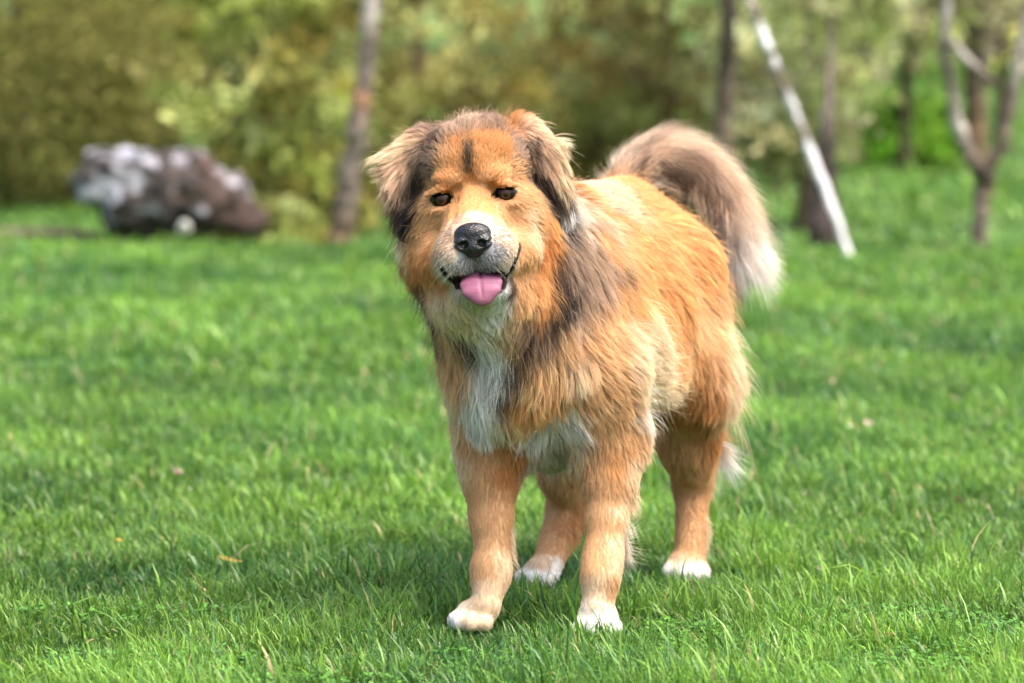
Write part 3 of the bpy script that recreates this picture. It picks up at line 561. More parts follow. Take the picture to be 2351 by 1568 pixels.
# ---- tail plume
seg = np.linalg.norm(np.diff(TP, axis=0), axis=1); cum = np.concatenate([[0], np.cumsum(seg)]); TL = cum[-1]
def tpath(u):
    """smooth position along the tail, u in metres, straight on past the tip"""
    uu = np.clip(u, 0, TL); p = np.stack([np.interp(uu, cum, TP[:, k]) for k in range(3)], -1)
    return p+(u-uu)[..., None]*nrm(TP[-1]-TP[-2]+np.array([.012, 0, -.01]))
def tsm(u): return (tpath(u-.02)+tpath(u)*2+tpath(u+.02))/4
NT = 42000
u0 = .06+rng.random(NT)**.85*(TL-.07); 
cl_id = (u0/TL*90).astype(int)*14+rng.integers(0, 14, NT); uq = np.unique(cl_id, return_inverse=True)[1]; nc = uq.max()+1
ang0 = rng.uniform(0, 2*math.pi, nc)[uq]+rng.normal(0, .16, NT)
T = nrm(tsm(u0+.01)-tsm(u0-.01)); up = np.cross(T, np.array([0, -1., 0])); up = nrm(up)      # in the picture plane, outward side of the arc
up = np.where((up@np.array([0, 0, 1.]))[:, None]*0+1 > 0, up, up)
si = np.cross(T, up)
rdir = np.cos(ang0)[:, None]*up+np.sin(ang0)[:, None]*si
Lt = np.where(u0 > TL-.10, .62, 1.)*rng.uniform(.07, .15, NT)*(rng.normal(1, .16, nc)[uq]).clip(.5, 1.5); Lt *= np.where(u0 < .14, .6, 1)
sp0 = (.028+.024*rng.random(NT))*rng.normal(1, .12, nc)[uq]; sp0 *= np.where(u0 < .13, .85, 1)
rr = np.interp(u0, cum, TRp)
Ct = np.zeros((NT, KP, 3)); wob = rng.normal(0, .016, (nc, 3))[uq]+rng.normal(0, .004, (NT, 3))
for k, s in enumerate(SS):
    u_ = u0+Lt*s*.93
    pth = tsm(u_); Tk = nrm(tsm(u_+.01)-tsm(u_-.01)); upk = nrm(np.cross(Tk, np.array([0, -1., 0]))); sik = np.cross(Tk, upk)
    rk = -np.cos(ang0)[:, None]*upk+np.sin(ang0)[:, None]*sik
    Ct[:, k] = pth+rk*(rr*.8*(1-s)+sp0*(s**.75))[:, None]+wob*s*s+np.array([0, 0, -.012])*s*s
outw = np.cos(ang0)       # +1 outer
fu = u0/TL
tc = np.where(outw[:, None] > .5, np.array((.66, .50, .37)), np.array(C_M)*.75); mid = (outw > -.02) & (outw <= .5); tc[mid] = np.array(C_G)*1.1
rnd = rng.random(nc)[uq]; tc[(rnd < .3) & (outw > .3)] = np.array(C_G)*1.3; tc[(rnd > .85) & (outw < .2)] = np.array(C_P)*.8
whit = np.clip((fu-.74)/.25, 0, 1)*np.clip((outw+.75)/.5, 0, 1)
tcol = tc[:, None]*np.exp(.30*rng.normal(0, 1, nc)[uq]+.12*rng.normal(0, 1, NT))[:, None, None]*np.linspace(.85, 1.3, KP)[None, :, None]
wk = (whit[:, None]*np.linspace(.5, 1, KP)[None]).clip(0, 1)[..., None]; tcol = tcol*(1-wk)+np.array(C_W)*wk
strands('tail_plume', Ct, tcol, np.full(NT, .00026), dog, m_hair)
# ================================================================ GROUND
GZ = -.014
def gz(x, y):
    x = np.asarray(x, float); y = np.asarray(y, float)
    cr = 17.6-.28*np.clip(x, -4, 4)                      # crest of the lawn
    t = np.clip((y-cr)/2.2, 0, 1); t = t*t*(3-2*t)
    z = GZ-.30*t+.045*np.clip(y-cr-3, 0, 60)
    z = z+.018*np.sin(x*1.1+y*.7)*np.clip((y-8)/4, 0, 1)+.012*np.sin(x*2.3-y*1.3)*np.clip((y-8)/4, 0, 1)
    return z
def ground_mat():
    m, nt, b = mat('soil_and_moss'); tc = nt.nodes.new('ShaderNodeTexCoord')
    nz = nt.nodes.new('ShaderNodeTexNoise'); nz.inputs['Scale'].default_value = 1.4; nz.inputs['Detail'].default_value = 8
    nt.links.new(tc.outputs['Object'], nz.inputs['Vector'])
    cr = nt.nodes.new('ShaderNodeValToRGB'); cr.color_ramp.elements[0].position = .35; cr.color_ramp.elements[0].color = (.035, .085, .012, 1)
    cr.color_ramp.elements[1].position = .65; cr.color_ramp.elements[1].color = (.09, .20, .025, 1)
    nt.links.new(nz.outputs[0], cr.inputs[0]); nt.links.new(cr.outputs[0], b.inputs['Base Color']); b.inputs['Roughness'].default_value = .9
    return m
gx = np.concatenate([np.linspace(-60, -6, 20), np.linspace(-5.6, 5.6, 57), np.linspace(6, 60, 20)])
gy = np.concatenate([np.linspace(-30, 2, 9), np.linspace(3, 30, 109), np.linspace(31, 110, 40)])
X, Y_ = np.meshgrid(gx, gy, indexing='ij'); V = np.stack([X, Y_, gz(X, Y_)], -1).reshape(-1, 3)
i = np.arange(len(gx)-1)[:, None]*len(gy)+np.arange(len(gy)-1)[None]; i = i.ravel()
tag(link('ground', fast_mesh('ground', V, np.stack([i, i+len(gy), i+len(gy)+1, i+1], 1), ground_mat())), kind='structure')

# ---- grass
def blades(n, y0, y1, h, wd, seed, xpad=.55, lean=1.5, wide=0):
    g = np.random.default_rng(seed)
    y = np.sqrt(g.random(n)*(y1*y1-y0*y0)+y0*y0) if y0 > 0 else g.uniform(y0, y1, n)
    hw = 1175.5/F*y+xpad; x = g.uniform(-1, 1, n)*hw
    if wide: x = np.where(g.random(n) < .5, -1, 1)*(hw-xpad+.5+g.random(n)*wide)
    P = np.stack([x, y, gz(x, y)-.002], 1)
    tuft = vnoise(P*np.array([1, 1, 0])+5, .16, 11); big = vnoise(P*np.array([1, .6, 0])+9, .9, 12)
    keep = g.random(n) < .80+.35*tuft
    for (c, a, w_, Yp) in PAWS:
        dd = np.hypot(x-c[0]+math.sin(R(a))*.012, y-c[1]+math.cos(R(a))*.012); keep &= dd > .024
    P, x, y, tuft, big = P[keep], x[keep], y[keep], tuft[keep], big[keep]; n = len(P)
    near = np.ones(n)
    for (c, a, w_, Yp) in PAWS: near = np.minimum(near, np.clip((np.hypot(x-c[0], y-c[1])-.035)/.07, .55, 1))
    H_ = h*np.exp(g.normal(0, .33, n))*(1+.55*tuft+.25*big)*near
    th = g.uniform(0, 2*math.pi, n); th = th+1.1*vnoise(P+3, .12, 13)
    cx_, cy_ = vnoise(P+31, .22, 14), vnoise(P+57, .22, 15)
    dxy = np.stack([np.cos(th)+0.35*cx_, np.sin(th)+0.35*cy_, np.zeros(n)], 1); dxy = nrm(dxy)
    ln = np.abs(g.normal(0, lean*.55, n))+.2; wv = wd*np.exp(g.normal(0, .38, n))
    ph = g.uniform(0, math.pi, n); side = np.stack([np.cos(ph), np.sin(ph), np.zeros(n)], 1)
    side = nrm(side*.6+np.stack([-dxy[:, 1], dxy[:, 0], np.zeros(n)], 1)*.9)
    L = []; wf = (1, .92, .66, .10)
    for k, s in enumerate((0, .38, .72, 1.)):
        a = ln*s*1.15
        hor = H_*s*np.sin(a*.75); ver = H_*s*np.cos(a*.75)
        c = P+dxy*hor[:, None]+np.array([0, 0, 1.])*ver[:, None]
        L.append(c-side*(wv*wf[k]/2)[:, None]); L.append(c+side*(wv*wf[k]/2)[:, None])
    V = np.stack(L, 1).reshape(-1, 3); o = np.arange(n)[:, None]*8
    Q = np.stack([o+np.array([[0, 1, 3, 2]]), o+np.array([[2, 3, 5, 4]]), o+np.array([[4, 5, 7, 6]])], 1).reshape(-1, 4)
    hue = .5+.38*vnoise(P+77, .55, 16)+.25*g.normal(0, 1, n)+.25*tuft; hue = np.clip(hue, 0, 1)[:, None]  # patchy hue: natural variety plus sun dapple painted into the blade colour
    c = np.array([.028, .104, .020])*(1-hue)+np.array([.190, .350, .045])*hue
    bl = g.random(n) < .10; c[bl] = np.array([.07, .19, .06])
    ye = g.random(n) < .022; c[ye] = np.array([.34, .29, .13])
    c = c*np.exp(.2*g.normal(0, 1, n)+.18*big+.16*tuft)[:, None]
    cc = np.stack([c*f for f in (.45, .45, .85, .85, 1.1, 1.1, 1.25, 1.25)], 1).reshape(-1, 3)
    return V, Q, cc
Vs, Qs, Cc, off = [], [], [], 0
for args in ((360000, 5.15, 7.2, .034, .0029, 21), (210000, 7.2, 10.5, .036, .0040, 22), (130000, 10.5, 14.5, .036, .0075, 23), (90000, 14.5, 21, .032, .011, 24), (70000, 21, 40, .06, .022, 25, 2),
             (900, 5.15, 8, .055, .0060, 26), (130000, 4.6, 9.5, .036, .0048, 28, .55, 1.5, 2.2), (90000, 9.5, 19, .04, .011, 29, .55, 1.5, 4), (60000, 1.2, 4.6, .036, .006, 30, 1.2), (70000, 19, 38, .06, .03, 31, .55, 1.5, 9), (20000, 4.2, 5.15, .045, .004, 27)):
    V, Q, c = blades(*args); Vs.append(V); Qs.append(Q+off); Cc.append(c); off += len(V)
# clover rosettes low in the turf
g = np.random.default_rng(61); n = 42000; yy = g.uniform(5.1, 8.5, n); xx = g.uniform(-1, 1, n)*(1175.5/F*yy+.4); PP = np.stack([xx, yy, gz(xx, yy)], 1)
kk = vnoise(PP*np.array([1, 1, 0])+40, .28, 71)+.45*(xx > .2)*(yy < 6.3)+.25*(yy < 5.75)-.8*(yy > 6.2) > .30; PP = PP[kk]; n = len(PP); PP[:, 2] += g.uniform(.014, .034, n)
Vk, ck = [], []
th0 = g.uniform(0, 6.28, n); ls = g.uniform(.0035, .0075, n)
for k in range(3):
    th = th0+k*2.094; d_ = np.stack([np.cos(th), np.sin(th), g.normal(.15, .25, n)], 1); e_ = np.stack([-np.sin(th), np.cos(th), g.normal(0, .2, n)], 1); l_ = ls[:, None]
    Vk.append(np.stack([PP, PP+d_*l_*.7+e_*l_*.6, PP+d_*l_*1.35, PP+d_*l_*.7-e_*l_*.6], 1).reshape(-1, 3))
Vk = np.concatenate(Vk); Vs.append(Vk); Qs.append(np.arange(len(Vk)).reshape(-1, 4)+off); off += len(Vk)
Cc.append(np.repeat(np.array([.11, .29, .04])*np.exp(g.normal(0, .25, (len(Vk)//4, 1))), 4, 0))
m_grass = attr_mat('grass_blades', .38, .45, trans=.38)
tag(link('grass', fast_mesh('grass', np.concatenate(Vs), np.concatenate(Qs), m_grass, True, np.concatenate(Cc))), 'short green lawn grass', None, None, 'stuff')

# ================================================================ TREES AND SHRUBS
m_bark = attr_mat('bark', .9, .1, noise=.35, nscale=9)
m_leaf = attr_mat('leaves', .55, .25, trans=.5)
def tube(pts, rad, ns=8, col=(.1, .08, .06), jit=.12, g=rng):
    pts = np.array(pts, float); rad = np.array(rad, float); n = len(pts)
    T = nrm(np.gradient(pts, axis=0)); up = np.array([.3, 1, .2]); A = nrm(np.cross(T, up)); B = np.cross(T, A)
    a = np.linspace(0, 2*math.pi, ns, endpoint=False)
    rr = rad[:, None]*(1+jit*g.normal(0, 1, (n, ns)))
    V = pts[:, None]+(A[:, None]*np.cos(a)[None, :, None]+B[:, None]*np.sin(a)[None, :, None])*rr[..., None]
    i = np.arange(n-1)[:, None]*ns; j = np.arange(ns)[None]; j2 = (j+1) % ns
    Q = np.stack([i+j, i+j2, i+ns+j2, i+ns+j], -1).reshape(-1, 4)
    c = np.tile(np.array(col), (n*ns, 1)) if np.ndim(col) == 1 else np.repeat(np.array(col), ns, 0)
    return V.reshape(-1, 3), Q, c
def join(parts):
    Vs, Qs, Cs, o = [], [], [], 0
    for V, Q, c in parts: Vs.append(V); Qs.append(Q+o); Cs.append(c); o += len(V)
    return np.concatenate(Vs), np.concatenate(Qs), np.concatenate(Cs)
def leafcloud(centers, radii, n, size, cols, g, spread=.10, clumps=120, flat=.7, shell=.45, tone=.32):
    """leaf blades in clumps scattered through ellipsoids"""
    ci = g.integers(0, len(centers), clumps); d = nrm(g.normal(0, 1, (clumps, 3)))*(shell+(1-shell)*g.random((clumps, 1)))**.6
    CP = np.array(centers)[ci]+d*np.array(radii)[ci]
    CP = CP[CP[:, 2] > gz(CP[:, 0], CP[:, 1])+.08]; nc = len(CP)
    k = g.integers(0, nc, n); P = CP[k]+g.normal(0, spread, (n, 3))*np.array([1, 1, flat])*g.uniform(.5, 1.4, nc)[k][:, None]
    a = nrm(g.normal(0, 1, (n, 3))+np.array([0, 0, -.3])); b = nrm(np.cross(a, g.normal(0, 1, (n, 3)))); nn = np.cross(a, b)
    s = size*np.exp(g.normal(0, .3, n))[:, None]
    V = np.stack([P-a*s*.6, P+b*s*.34+nn*s*.1, P+a*s*.6, P-b*s*.34+nn*s*.1], 1).reshape(-1, 3)
    Q = np.arange(n)[:, None]*4+np.arange(4)[None]
    cols = np.array(cols); w_ = g.random((nc, 1)); base = cols[g.integers(0, len(cols), nc)]*(1-.5*w_)+cols[g.integers(0, len(cols), nc)]*.5*w_
    c = base[k]*np.exp(tone*g.normal(0, 1, nc)[k]+.12*g.normal(0, 1, n))[:, None]
    return V, Q, np.repeat(c, 4, 0)
def limbs(base, height, r, nb, spread, g, col, lean=(0, 0)):
    out = []; top = np.array(base)+np.array([lean[0], lean[1], height])
    m = 8; t = np.linspace(0, 1, m)[:, None]; P = np.array(base)*(1-t)+top*t+g.normal(0, .03, (m, 3))*t*r*12*np.array([1, 1, 0])
    P[0, 2] -= .05
    out.append(tube(P, r*(1-.6*t[:, 0])*(1+.35*np.exp(-t[:, 0]*14)), 10, col, .08, g))
    for i in range(nb):
        u = g.uniform(.15, .95); st = P[0]*(1-u)+P[-1]*u; a = g.uniform(0, 2*math.pi); l = spread*g.uniform(.5, 1.1)
        e = st+np.array([math.cos(a)*l, math.sin(a)*l, l*g.uniform(.3, 1.1)]); mid = (st+e)/2+g.normal(0, .08*l, 3)
        rr = r*(1-.6*u)*.5; out.append(tube([st, (st+mid)/2+g.normal(0, .02, 3), mid, (mid+e)/2+g.normal(0, .03, 3), e], [rr, rr*.8, rr*.6, rr*.4, rr*.15], 6, col, .1, g))
        for _ in range(2):
            s2 = mid; e2 = mid+nrm(g.normal(0, 1, 3)+np.array([0, 0, .6]))*l*.5; out.append(tube([s2, (s2+e2)/2+g.normal(0, .03*l, 3), e2], [rr*.4, rr*.28, rr*.1], 5, col, .1, g))
    return join(out)
def plant(name, label, cat, group, px, Y, crown, n, size, cols, seed, trunk_r=.05, height=1.6, nb=8, reach=.8, bark=(.10, .08, .06), **kw):
    g = np.random.default_rng(seed); x = (px-CX)/F*Y; z = float(gz(x, Y)); b = (x, Y, z)
    root = tag(empty(name, b), label, cat, group)
    V, Q, c = limbs(b, height, trunk_r, nb, reach, g, bark); link('trunk', fast_mesh('trunk', V, Q, m_bark, True, c), root)
    cen = [(x+q[0], Y+g.normal(0, .15), z+q[1]) for q in crown]; rad = [q[2:] for q in crown]
    V, Q, c = leafcloud(cen, rad, n, size, cols, g, **kw); link('crown', fast_mesh('crown', V, Q, m_leaf, False, c), root)
    return root
OLV = [(.23, .24, .065), (.26, .27, .07), (.19, .18, .055), (.25, .235, .07)]
YGR = [(.40, .46, .13), (.28, .33, .08), (.50, .56, .24), (.17, .16, .04), (.30, .24, .06)]
MID = [(.36, .37, .11), (.27, .27, .07), (.47, .48, .2), (.24, .16, .05)]
PAL = [(.52, .57, .24), (.42, .46, .19), (.62, .62, .38), (.38, .33, .2)]
BRI = [(.32, .56, .07), (.40, .64, .10), (.24, .42, .06)]
GRP = 'shrubs and trees behind the lawn'
SH = [
 ('evergreen_shrub', 'dense dark olive shrub at the far left edge behind the boulder', 40, 25.5, [(0, 1.3, 1.0, .8, 1.5), (.3, .6, .8, .6, .8)], 17000, .045, OLV, dict(clumps=900, spread=.14, tone=.15)),
 ('evergreen_shrub', 'smooth olive green shrub rising directly above the boulder', 330, 26.5, [(0, 1.4, 1.0, .8, 1.5), (.2, .7, .8, .6, .8)], 17000, .045, [(.25, .27, .065), (.21, .22, .055), (.29, .32, .09)], dict(clumps=900, spread=.14, tone=.15)),
 ('leafy_shrub', 'bright mottled yellow green shrub between the boulder and the orange stained trunk', 610, 21.5, [(0, .95, .55, .45, .9), (.15, .35, .42, .35, .4)], 7500, .06, YGR, dict(clumps=150, spread=.085, tone=.5)),
 ('leafy_shrub', 'olive and yellow shrub just right of the orange stained trunk', 960, 24.5, [(0, 1.2, .75, .6, 1.2), (0, .5, .6, .5, .5)], 7000, .055, MID, dict(clumps=220, spread=.09)),
 ('leafy_shrub', 'olive brown shrub above the head of the dog', 1280, 25.5, [(0, 1.3, .8, .6, 1.3), (0, .5, .7, .5, .5)], 6500, .055, [(.34, .33, .09), (.28, .24, .06), (.45, .46, .18), (.24, .17, .05)], dict(clumps=240, spread=.09)),
 ('leafy_shrub', 'yellow green shrub above the back and tail of the dog', 1530, 24, [(0, 1.2, .65, .6, 1.2), (0, .5, .6, .5, .5)], 9000, .055, MID+[(.24, .28, .08)], dict(clumps=200, spread=.085)),
 ('leafy_shrub', 'pale green shrub behind the leaning white pole', 1850, 23, [(0, 1.25, .62, .5, .85), (-.15, .65, .4, .4, .35)], 6500, .05, PAL, dict(clumps=150, spread=.08)),
 ('leafy_shrub', 'pale loose shrub with grey gaps left of the forked tree', 2080, 27, [(0, 1.5, .8, .6, .85), (.2, 1.4, .5, .4, .5)], 6500, .055, PAL+[(.18, .13, .09)], dict(clumps=150, spread=.09)),
 ('round_bush', 'low bright green bush on the slope left of the forked tree', 2075, 27.5, [(0, .22, .40, .35, .30), (-.15, .15, .4, .35, .25)], 6000, .05, BRI, dict(clumps=160, spread=.07)),
 ('leafy_shrub', 'grey brown thinly leafed shrub in the upper right corner', 2300, 29, [(0, 1.6, .9, .6, .8)], 5000, .05, [(.36, .28, .22), (.34, .35, .18), (.45, .38, .32)], dict(clumps=150, spread=.1)),
 ('round_bush', 'low yellow green bush at the foot of the orange stained trunk', 650, 20.5, [(0, .2, .22, .2, .18)], 1500, .045, YGR, dict(clumps=40, spread=.05)),
]
for i, (nm, lb, px, Y, cr, n, sz, cl, kw) in enumerate(SH):
    low = nm == 'round_bush'
    plant(nm, lb, 'bush' if low else 'shrub', GRP, px, Y, cr, n, sz, cl, 40+i, .02 if low else .05, .3 if low else 1.9, 5 if low else 9, .25 if low else .8, (.09, .07, .05), **kw)
# far wood: one mass
g = np.random.default_rng(99); parts = []
cs_, rs_ = [], []
for i in range(46):
    x = g.uniform(-9, 9); y = g.uniform(38, 50); cs_.append((x, y, gz(x, y)+g.uniform(1, 3.2))); rs_.append((1.6, 1.2, 1.8))
for i in range(110):
    x = g.uniform(9, 40)*(-1 if i % 2 else 1); y = g.uniform(30, 50); cs_.append((x, y, gz(x, y)+g.uniform(.6, 3))); rs_.append((2.2, 1.4, 1.9))
V, Q, c = leafcloud(cs_, rs_, 130000, .14, [(.24, .24, .06), (.33, .34, .11), (.20, .15, .06), (.42, .44, .2)], g, .24, 7000)
rt = np.clip((V[:, 0]-1)/4, 0, 1)[:, None]; c = c*(1+.9*rt)+.06*rt  # leaf colour lifted towards the right as painted haze
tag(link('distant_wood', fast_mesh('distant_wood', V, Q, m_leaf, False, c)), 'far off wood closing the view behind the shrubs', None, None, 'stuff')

def trunk_tree(name, label, segs, ns=12, patches=None, cat='tree', seed=3, group=None, crown=None, mname='trunk', spec=None):
    """segs: list of limbs, each a list of (px, py, Y, radius px, colour)"""
    g = np.random.default_rng(seed); base = W(*segs[0][0][:3])
    root = tag(empty(name, base), label, cat, group)
    for si, sg in enumerate(segs):
        P = np.array([W(*q[:3]) for q in sg]); rd = np.array([q[3]*q[2]/F for q in sg]); cc = np.array([q[4] for q in sg])
        if si == 0: P[0, 2] = gz(P[0, 0], P[0, 1])-.04
        m = max(12, len(sg)*7); t = np.linspace(0, len(sg)-1, m); f = lambda A: np.stack([np.interp(t, np.arange(len(sg)), A[:, k]) for k in range(A.shape[1])], 1)
        PP = f(P); RR = np.interp(t, np.arange(len(sg)), rd); CCc = f(cc)*np.exp(g.normal(0, .12, (m, 1)))
        PP[1:-1] += g.normal(0, .12, (m-2, 3))*RR[1:-1, None]
        V, Q, c = tube(PP, RR, ns, CCc, .07, g); link('trunk' if si == 0 else 'limb', fast_mesh('limb', V, Q, m_bark, True, c), root)
    if crown:
        V, Q, c = leafcloud(*crown[:-1], g, **crown[-1]); link('crown', fast_mesh('crown', V, Q, m_leaf, False, c), root)
    return root
GY = (.15, .125, .105); OR_ = (.20, .115, .065); DK = (.055, .046, .036); LG = (.33, .30, .27); BR = (.12, .095, .072)
def above(px, Y, z0, rx, n=5000, cols=MID, size=.055, cl=120): 
    x = (px-CX)/F*Y; return ([(x, Y, z0)], [(rx, rx, .8)], n, size, cols, dict(clumps=cl, spread=.1))
trunk_tree('tree', 'slim grey trunk with orange patches rising right of the boulder',
           [[(783, 552, 18.1, 31, OR_), (790, 500, 18.1, 27, BR), (800, 440, 18.1, 26, GY), (812, 340, 18.1, 24, GY), (822, 280, 18.1, 23, GY), (828, 235, 18.12, 22, OR_), (835, 200, 18.15, 22, GY), (846, 100, 18.2, 20, GY), (852, 10, 18.2, 20, LG), (862, -200, 18.3, 18, GY), (880, -700, 18.5, 12, GY)],
            [(852, -150, 18.2, 10, GY), (930, -500, 18.4, 7, GY), (1010, -800, 18.6, 4, GY)], [(850, -120, 18.2, 10, GY), (790, -450, 18.0, 7, GY), (700, -800, 18, 4, GY)]],
           seed=5, group=GRP, crown=above(850, 18.3, 2.7, .8))
trunk_tree('tree', 'dark slim trunk rising behind the tail of the dog',
           [[(1650, 560, 21, 22, DK), (1655, 400, 21, 22, DK), (1660, 290, 21, 22, BR), (1668, 150, 21, 20, DK), (1672, 0, 21, 20, DK), (1680, -300, 21, 15, BR), (1690, -700, 21.2, 10, BR)],
            [(1676, -100, 21, 9, BR), (1760, -500, 21.2, 5, BR)]], seed=6, group=GRP, crown=above(1680, 21, 2.8, .9))
trunk_tree('tree', 'pale grey stem standing close right of the dark slim trunk behind the tail', [[(1706, 560, 23, 12, LG), (1700, 300, 23, 12, LG), (1696, 150, 23, 12, GY), (1700, 0, 23, 11, LG), (1705, -300, 23, 8, GY)]], seed=7, group=GRP, crown=above(1705, 23, 2.6, .6, 2500))
trunk_tree('tree', 'short thick dark trunk behind the foot of the leaning pole',
           [[(1895, 578, 17.4, 40, DK), (1890, 500, 17.4, 36, (.09, .07, .06)), (1897, 420, 17.5, 26, DK), (1898, 330, 17.6, 20, DK), (1900, 250, 17.8, 12, GY), (1905, 150, 18, 8, GY), (1915, -50, 18.2, 7, BR), (1940, -400, 18.4, 5, BR)]], seed=8, group=GRP,
           crown=([((1900-CX)/F*18, 18.4, .9), ((1960-CX)/F*18, 18.4, 1.3)], [(.32, .3, .45), (.4, .3, .4)], 3000, .045, PAL, dict(clumps=90, spread=.06)))
trunk_tree('tree', 'small forked tree with mottled grey bark at the right edge of the lawn',
           [[(2250, 590, 16.9, 20, BR), (2250, 520, 16.9, 19, GY), (2255, 440, 16.9, 20, BR), (2262, 395, 16.9, 24, DK)],
            [(2258, 400, 16.9, 17, DK), (2225, 360, 16.9, 16, BR), (2200, 290, 16.9, 15, LG), (2183, 200, 16.9, 13, GY), (2168, 110, 16.9, 12, GY), (2172, 20, 16.9, 13, LG), (2176, -200, 16.9, 10, GY), (2150, -600, 17, 5, GY)],
            [(2264, 400, 16.9, 16, DK), (2300, 330, 16.9, 14, BR), (2325, 240, 16.9, 12, GY), (2340, 120, 16.9, 13, LG), (2375, -50, 16.9, 10, GY), (2420, -400, 17, 6, GY)],
            [(2172, 85, 16.9, 9, GY), (2215, 130, 16.8, 10, LG), (2275, 185, 16.7, 8, BR), (2290, 190, 16.7, 4, BR)]], seed=9, group=GRP,
           crown=([((2200-CX)/F*17, 17, 2.2), ((2350-CX)/F*17, 17, 2.0)], [(.7, .6, .7), (.6, .5, .6)], 3500, .045, PAL, dict(clumps=100, spread=.09)))
trunk_tree('tree', 'broad brown trunk on the slope seen between the forks of the small tree',
           [[(2240, 420, 27, 24, BR), (2242, 300, 27, 25, (.17, .11, .07)), (2240, 200, 27, 26, BR), (2250, 100, 27, 34, GY), (2260, 0, 27, 30, GY), (2270, -300, 27, 20, GY)]], seed=10, group=GRP, crown=above(2260, 27, 3.2, 1., 3500))
# leaning pole: white painted, stained brown in places
WH = (.72, .70, .74); root = trunk_tree('leaning_pole', 'straight white pole leaning to the left with brown stained stretches near the top',
    [[(1958, 596, 16.4, 9, WH), (1920, 500, 16.42, 9, WH), (1885, 412, 16.45, 10, WH), (1856, 335, 16.47, 10, WH), (1846, 310, 16.48, 9, BR), (1838, 290, 16.48, 9, LG), (1825, 255, 16.5, 9, WH), (1815, 232, 16.5, 9, WH), (1800, 200, 16.5, 10, BR), (1785, 165, 16.5, 10, BR),
      (1776, 140, 16.5, 10, WH), (1770, 128, 16.5, 10, BR), (1762, 105, 16.5, 10, WH), (1745, 62, 16.5, 10, WH), (1738, 45, 16.5, 10, BR), (1715, -20, 16.6, 9, LG), (1640, -220, 16.7, 9, WH)]], cat='pole', seed=11)
# ---- boulder
def rock(name, label, blobs, Y, cfun, h=.011, seed=1):
    Ps = np.array([W(b[0], b[1], Y+b[2]) for b in blobs]); lo = Ps.min(0)-.25; hi = Ps.max(0)+.25
    sd = SDF(lo, hi, h)
    for b, p in zip(blobs, Ps): sd.ell(p, np.array(b[3])*Y/F, .05)
    g3 = np.meshgrid(*[sd.lo[k]+h*np.arange(sd.n[k]) for k in range(3)], indexing='ij'); PP = np.stack(g3, -1).reshape(-1, 3)
    sd.F += (vnoise(PP, .09, seed)*.026+vnoise(PP, .04, seed+1)*.014).reshape(sd.F.shape).astype(np.float32)
    V, Q = keep_biggest(*sd.mesh()); m = attr_mat('stone', .85, .2, noise=.3, nscale=14)
    o = link(name, fast_mesh(name, V, Q, m, True, cfun(V, vnormals(V, Q)))); tag(o, label, 'rock'); return o
RY = 18.35
def rc(V, N):
    sx = CX+V[:, 0]/RY*F; u = (sx-160)/450
    n1 = vnoise(V, .11, 31); n2 = vnoise(V, .045, 32); hz = V[:, 2]
    pale = np.clip(.5+1.9*n1+1.3*n2+(hz-.24)*2.6-.6-np.clip((u-.45)/.3, 0, 1)*.55, 0, 1)[:, None]
    dark = np.array([.055, .047, .044])*np.exp(.5*n2)[:, None]; brown = np.array([.085, .056, .046])*np.exp(.8*n2)[:, None]
    br = (np.clip((u-.50+.35*n2)/.2, 0, 1)*.85)[:, None]; base = dark*(1-br)+brown*br
    return base*(1-pale)+np.array([.42, .42, .47])*pale
rock('boulder', 'large knobbly boulder, bleached grey and white on top and rusty brown at its right end',
     [(255, 405, 0, (75, 72, 66)), (215, 430, .02, (55, 60, 50)), (330, 410, 0, (80, 75, 66)), (420, 408, .02, (85, 78, 60)), (370, 450, 0, (120, 80, 70)), (440, 460, 0, (90, 80, 60)), (290, 480, 0, (62, 80, 60)), (505, 455, 0, (70, 72, 60)), (560, 505, 0, (48, 60, 48)), (470, 500, .02, (105, 60, 45)), (340, 520, .02, (80, 40, 35))], RY, rc)
rock('stone', 'small round white stone lying against the foot of the boulder', [(425, 524, -.22, (15, 15, 14))], RY, lambda V, N: np.tile([.55, .54, .50], (len(V), 1)), .006, 5)
g = np.random.default_rng(4)
lg = [W(-120, 541, 18.5), W(0, 538, 18.5), W(90, 536, 18.45), W(170, 538, 18.4), W(235, 541, 18.4)]
V, Q, c = tube(lg, [.028, .03, .028, .026, .02], 8, (.15, .105, .09), .1, g); tag(link('fallen_branch', fast_mesh('fallen_branch', V, Q, m_bark, True, c)), 'long grey brown branch lying along the lawn edge left of the boulder', 'branch')
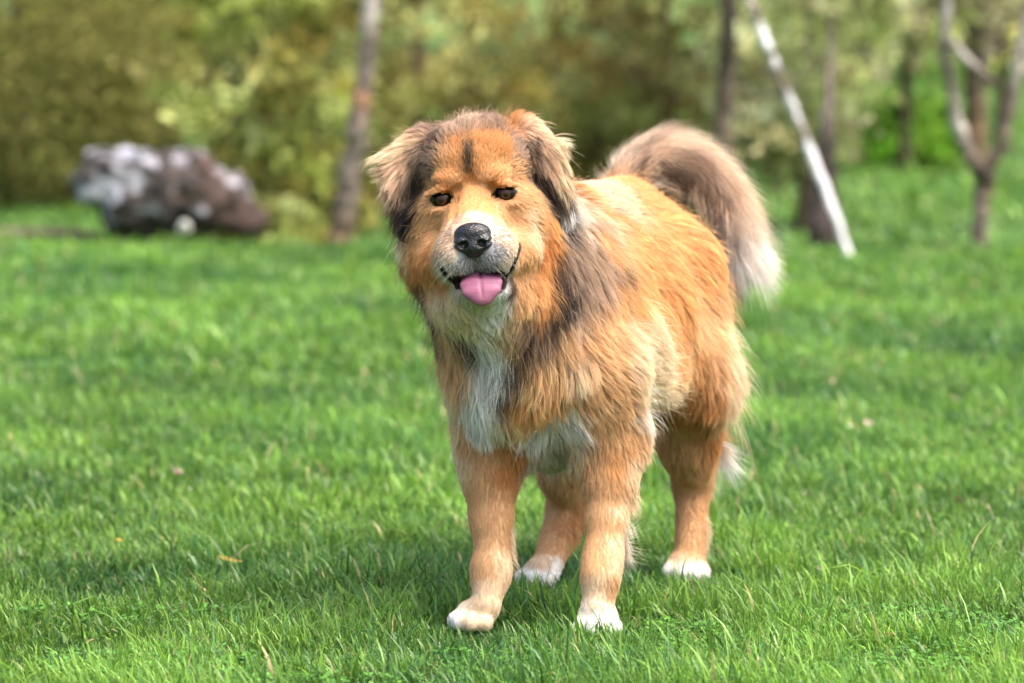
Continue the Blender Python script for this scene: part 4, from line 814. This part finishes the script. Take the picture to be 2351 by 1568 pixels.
# ---- petals and fallen leaves on the lawn
def scrap(name, label, cat, px, py, size, colr, seed, curl=.5, asp=.6, group=None, lift=.03):
    g = np.random.default_rng(seed)
    Y = 8157/(py-98)*(CAMH-GZ-lift)/CAMH; x = (px-CX)/F*Y; c = np.array([x, Y, gz(x, Y)+lift])
    nu, nv = 9, 5; u = np.linspace(-1, 1, nu); v = np.linspace(-1, 1, nv); U, Vv = np.meshgrid(u, v, indexing='ij')
    wd = np.sqrt(np.clip(1-U**2, 0, 1))*asp+.02
    Pl = np.stack([U*size, Vv*wd*size, (curl*U**2+curl*.8*Vv**2*wd)*size], -1).reshape(-1, 3)
    a = Matrix.Rotation(g.uniform(0, 6.28), 3, 'Z') @ Matrix.Rotation(g.uniform(.4, 1.1), 3, 'X') @ Matrix.Rotation(g.uniform(-.4, .4), 3, 'Y')
    Pl = Pl@np.array(a).T
    i = (np.arange(nu-1)[:, None]*nv+np.arange(nv-1)[None]).ravel(); Q = np.stack([i, i+nv, i+nv+1, i+1], 1)
    Pb = Pl-np.array(a)@np.array([0, 0, .0006]); n0 = len(Pl); Vt = np.concatenate([Pl, Pb]); Qt = np.concatenate([Q, Q[:, ::-1]+n0])
    cc = np.array(colr)*np.exp(g.normal(0, .1, (len(Vt), 1)))
    o = link(name, fast_mesh(name, Vt, Qt, m_leaf, True, cc)); o.location = c; tag(o, label, cat, group); return o
PK = (.80, .62, .56); GP = 'blossom petals fallen on the lawn'
scrap('petal', 'largest pink petal on the grass left of the dog', 'petal', 402, 1086, .011, PK, 1, group=GP)
scrap('petal', 'tiny pale petal just below the large pink one left of the dog', 'petal', 431, 1126, .006, (.85, .8, .75), 2, group=GP)
scrap('petal', 'white petal beside a pink one right of the hind leg feathers', 'petal', 1953, 986, .010, (.85, .84, .86), 3, group=GP)
scrap('petal', 'pink petal beside a white one right of the hind leg feathers', 'petal', 1996, 979, .011, PK, 4, group=GP)
scrap('petal', 'folded pink petal standing in the grass right of the hind paw', 'petal', 1895, 1312, .013, PK, 5, group=GP, asp=.4)
scrap('petal', 'beige pink petal in the grass near the lower right corner', 'petal', 2051, 1468, .011, (.70, .47, .32), 6, group=GP)
scrap('petal', 'faint pink petal in the blurred grass right of the thigh, above the white one', 'petal', 1912, 890, .010, PK, 12, group=GP)
scrap('fallen_leaf', 'dark brown curled leaf in the grass beneath the tail', 'leaf', 1786, 762, .028, (.10, .045, .03), 7, curl=.9)
scrap('fallen_leaf', 'small grey brown leaf in the grass at the right edge', 'leaf', 2200, 1153, .015, (.30, .20, .15), 8, curl=.7)
scrap('fallen_leaf', 'narrow yellow blade lying in the grass left of the front paw', 'leaf', 525, 1290, .032, (.50, .38, .10), 9, curl=.1, asp=.09)
scrap('fallen_leaf', 'tiny orange yellow scrap in the grass at the left', 'leaf', 268, 1246, .007, (.62, .42, .10), 10)
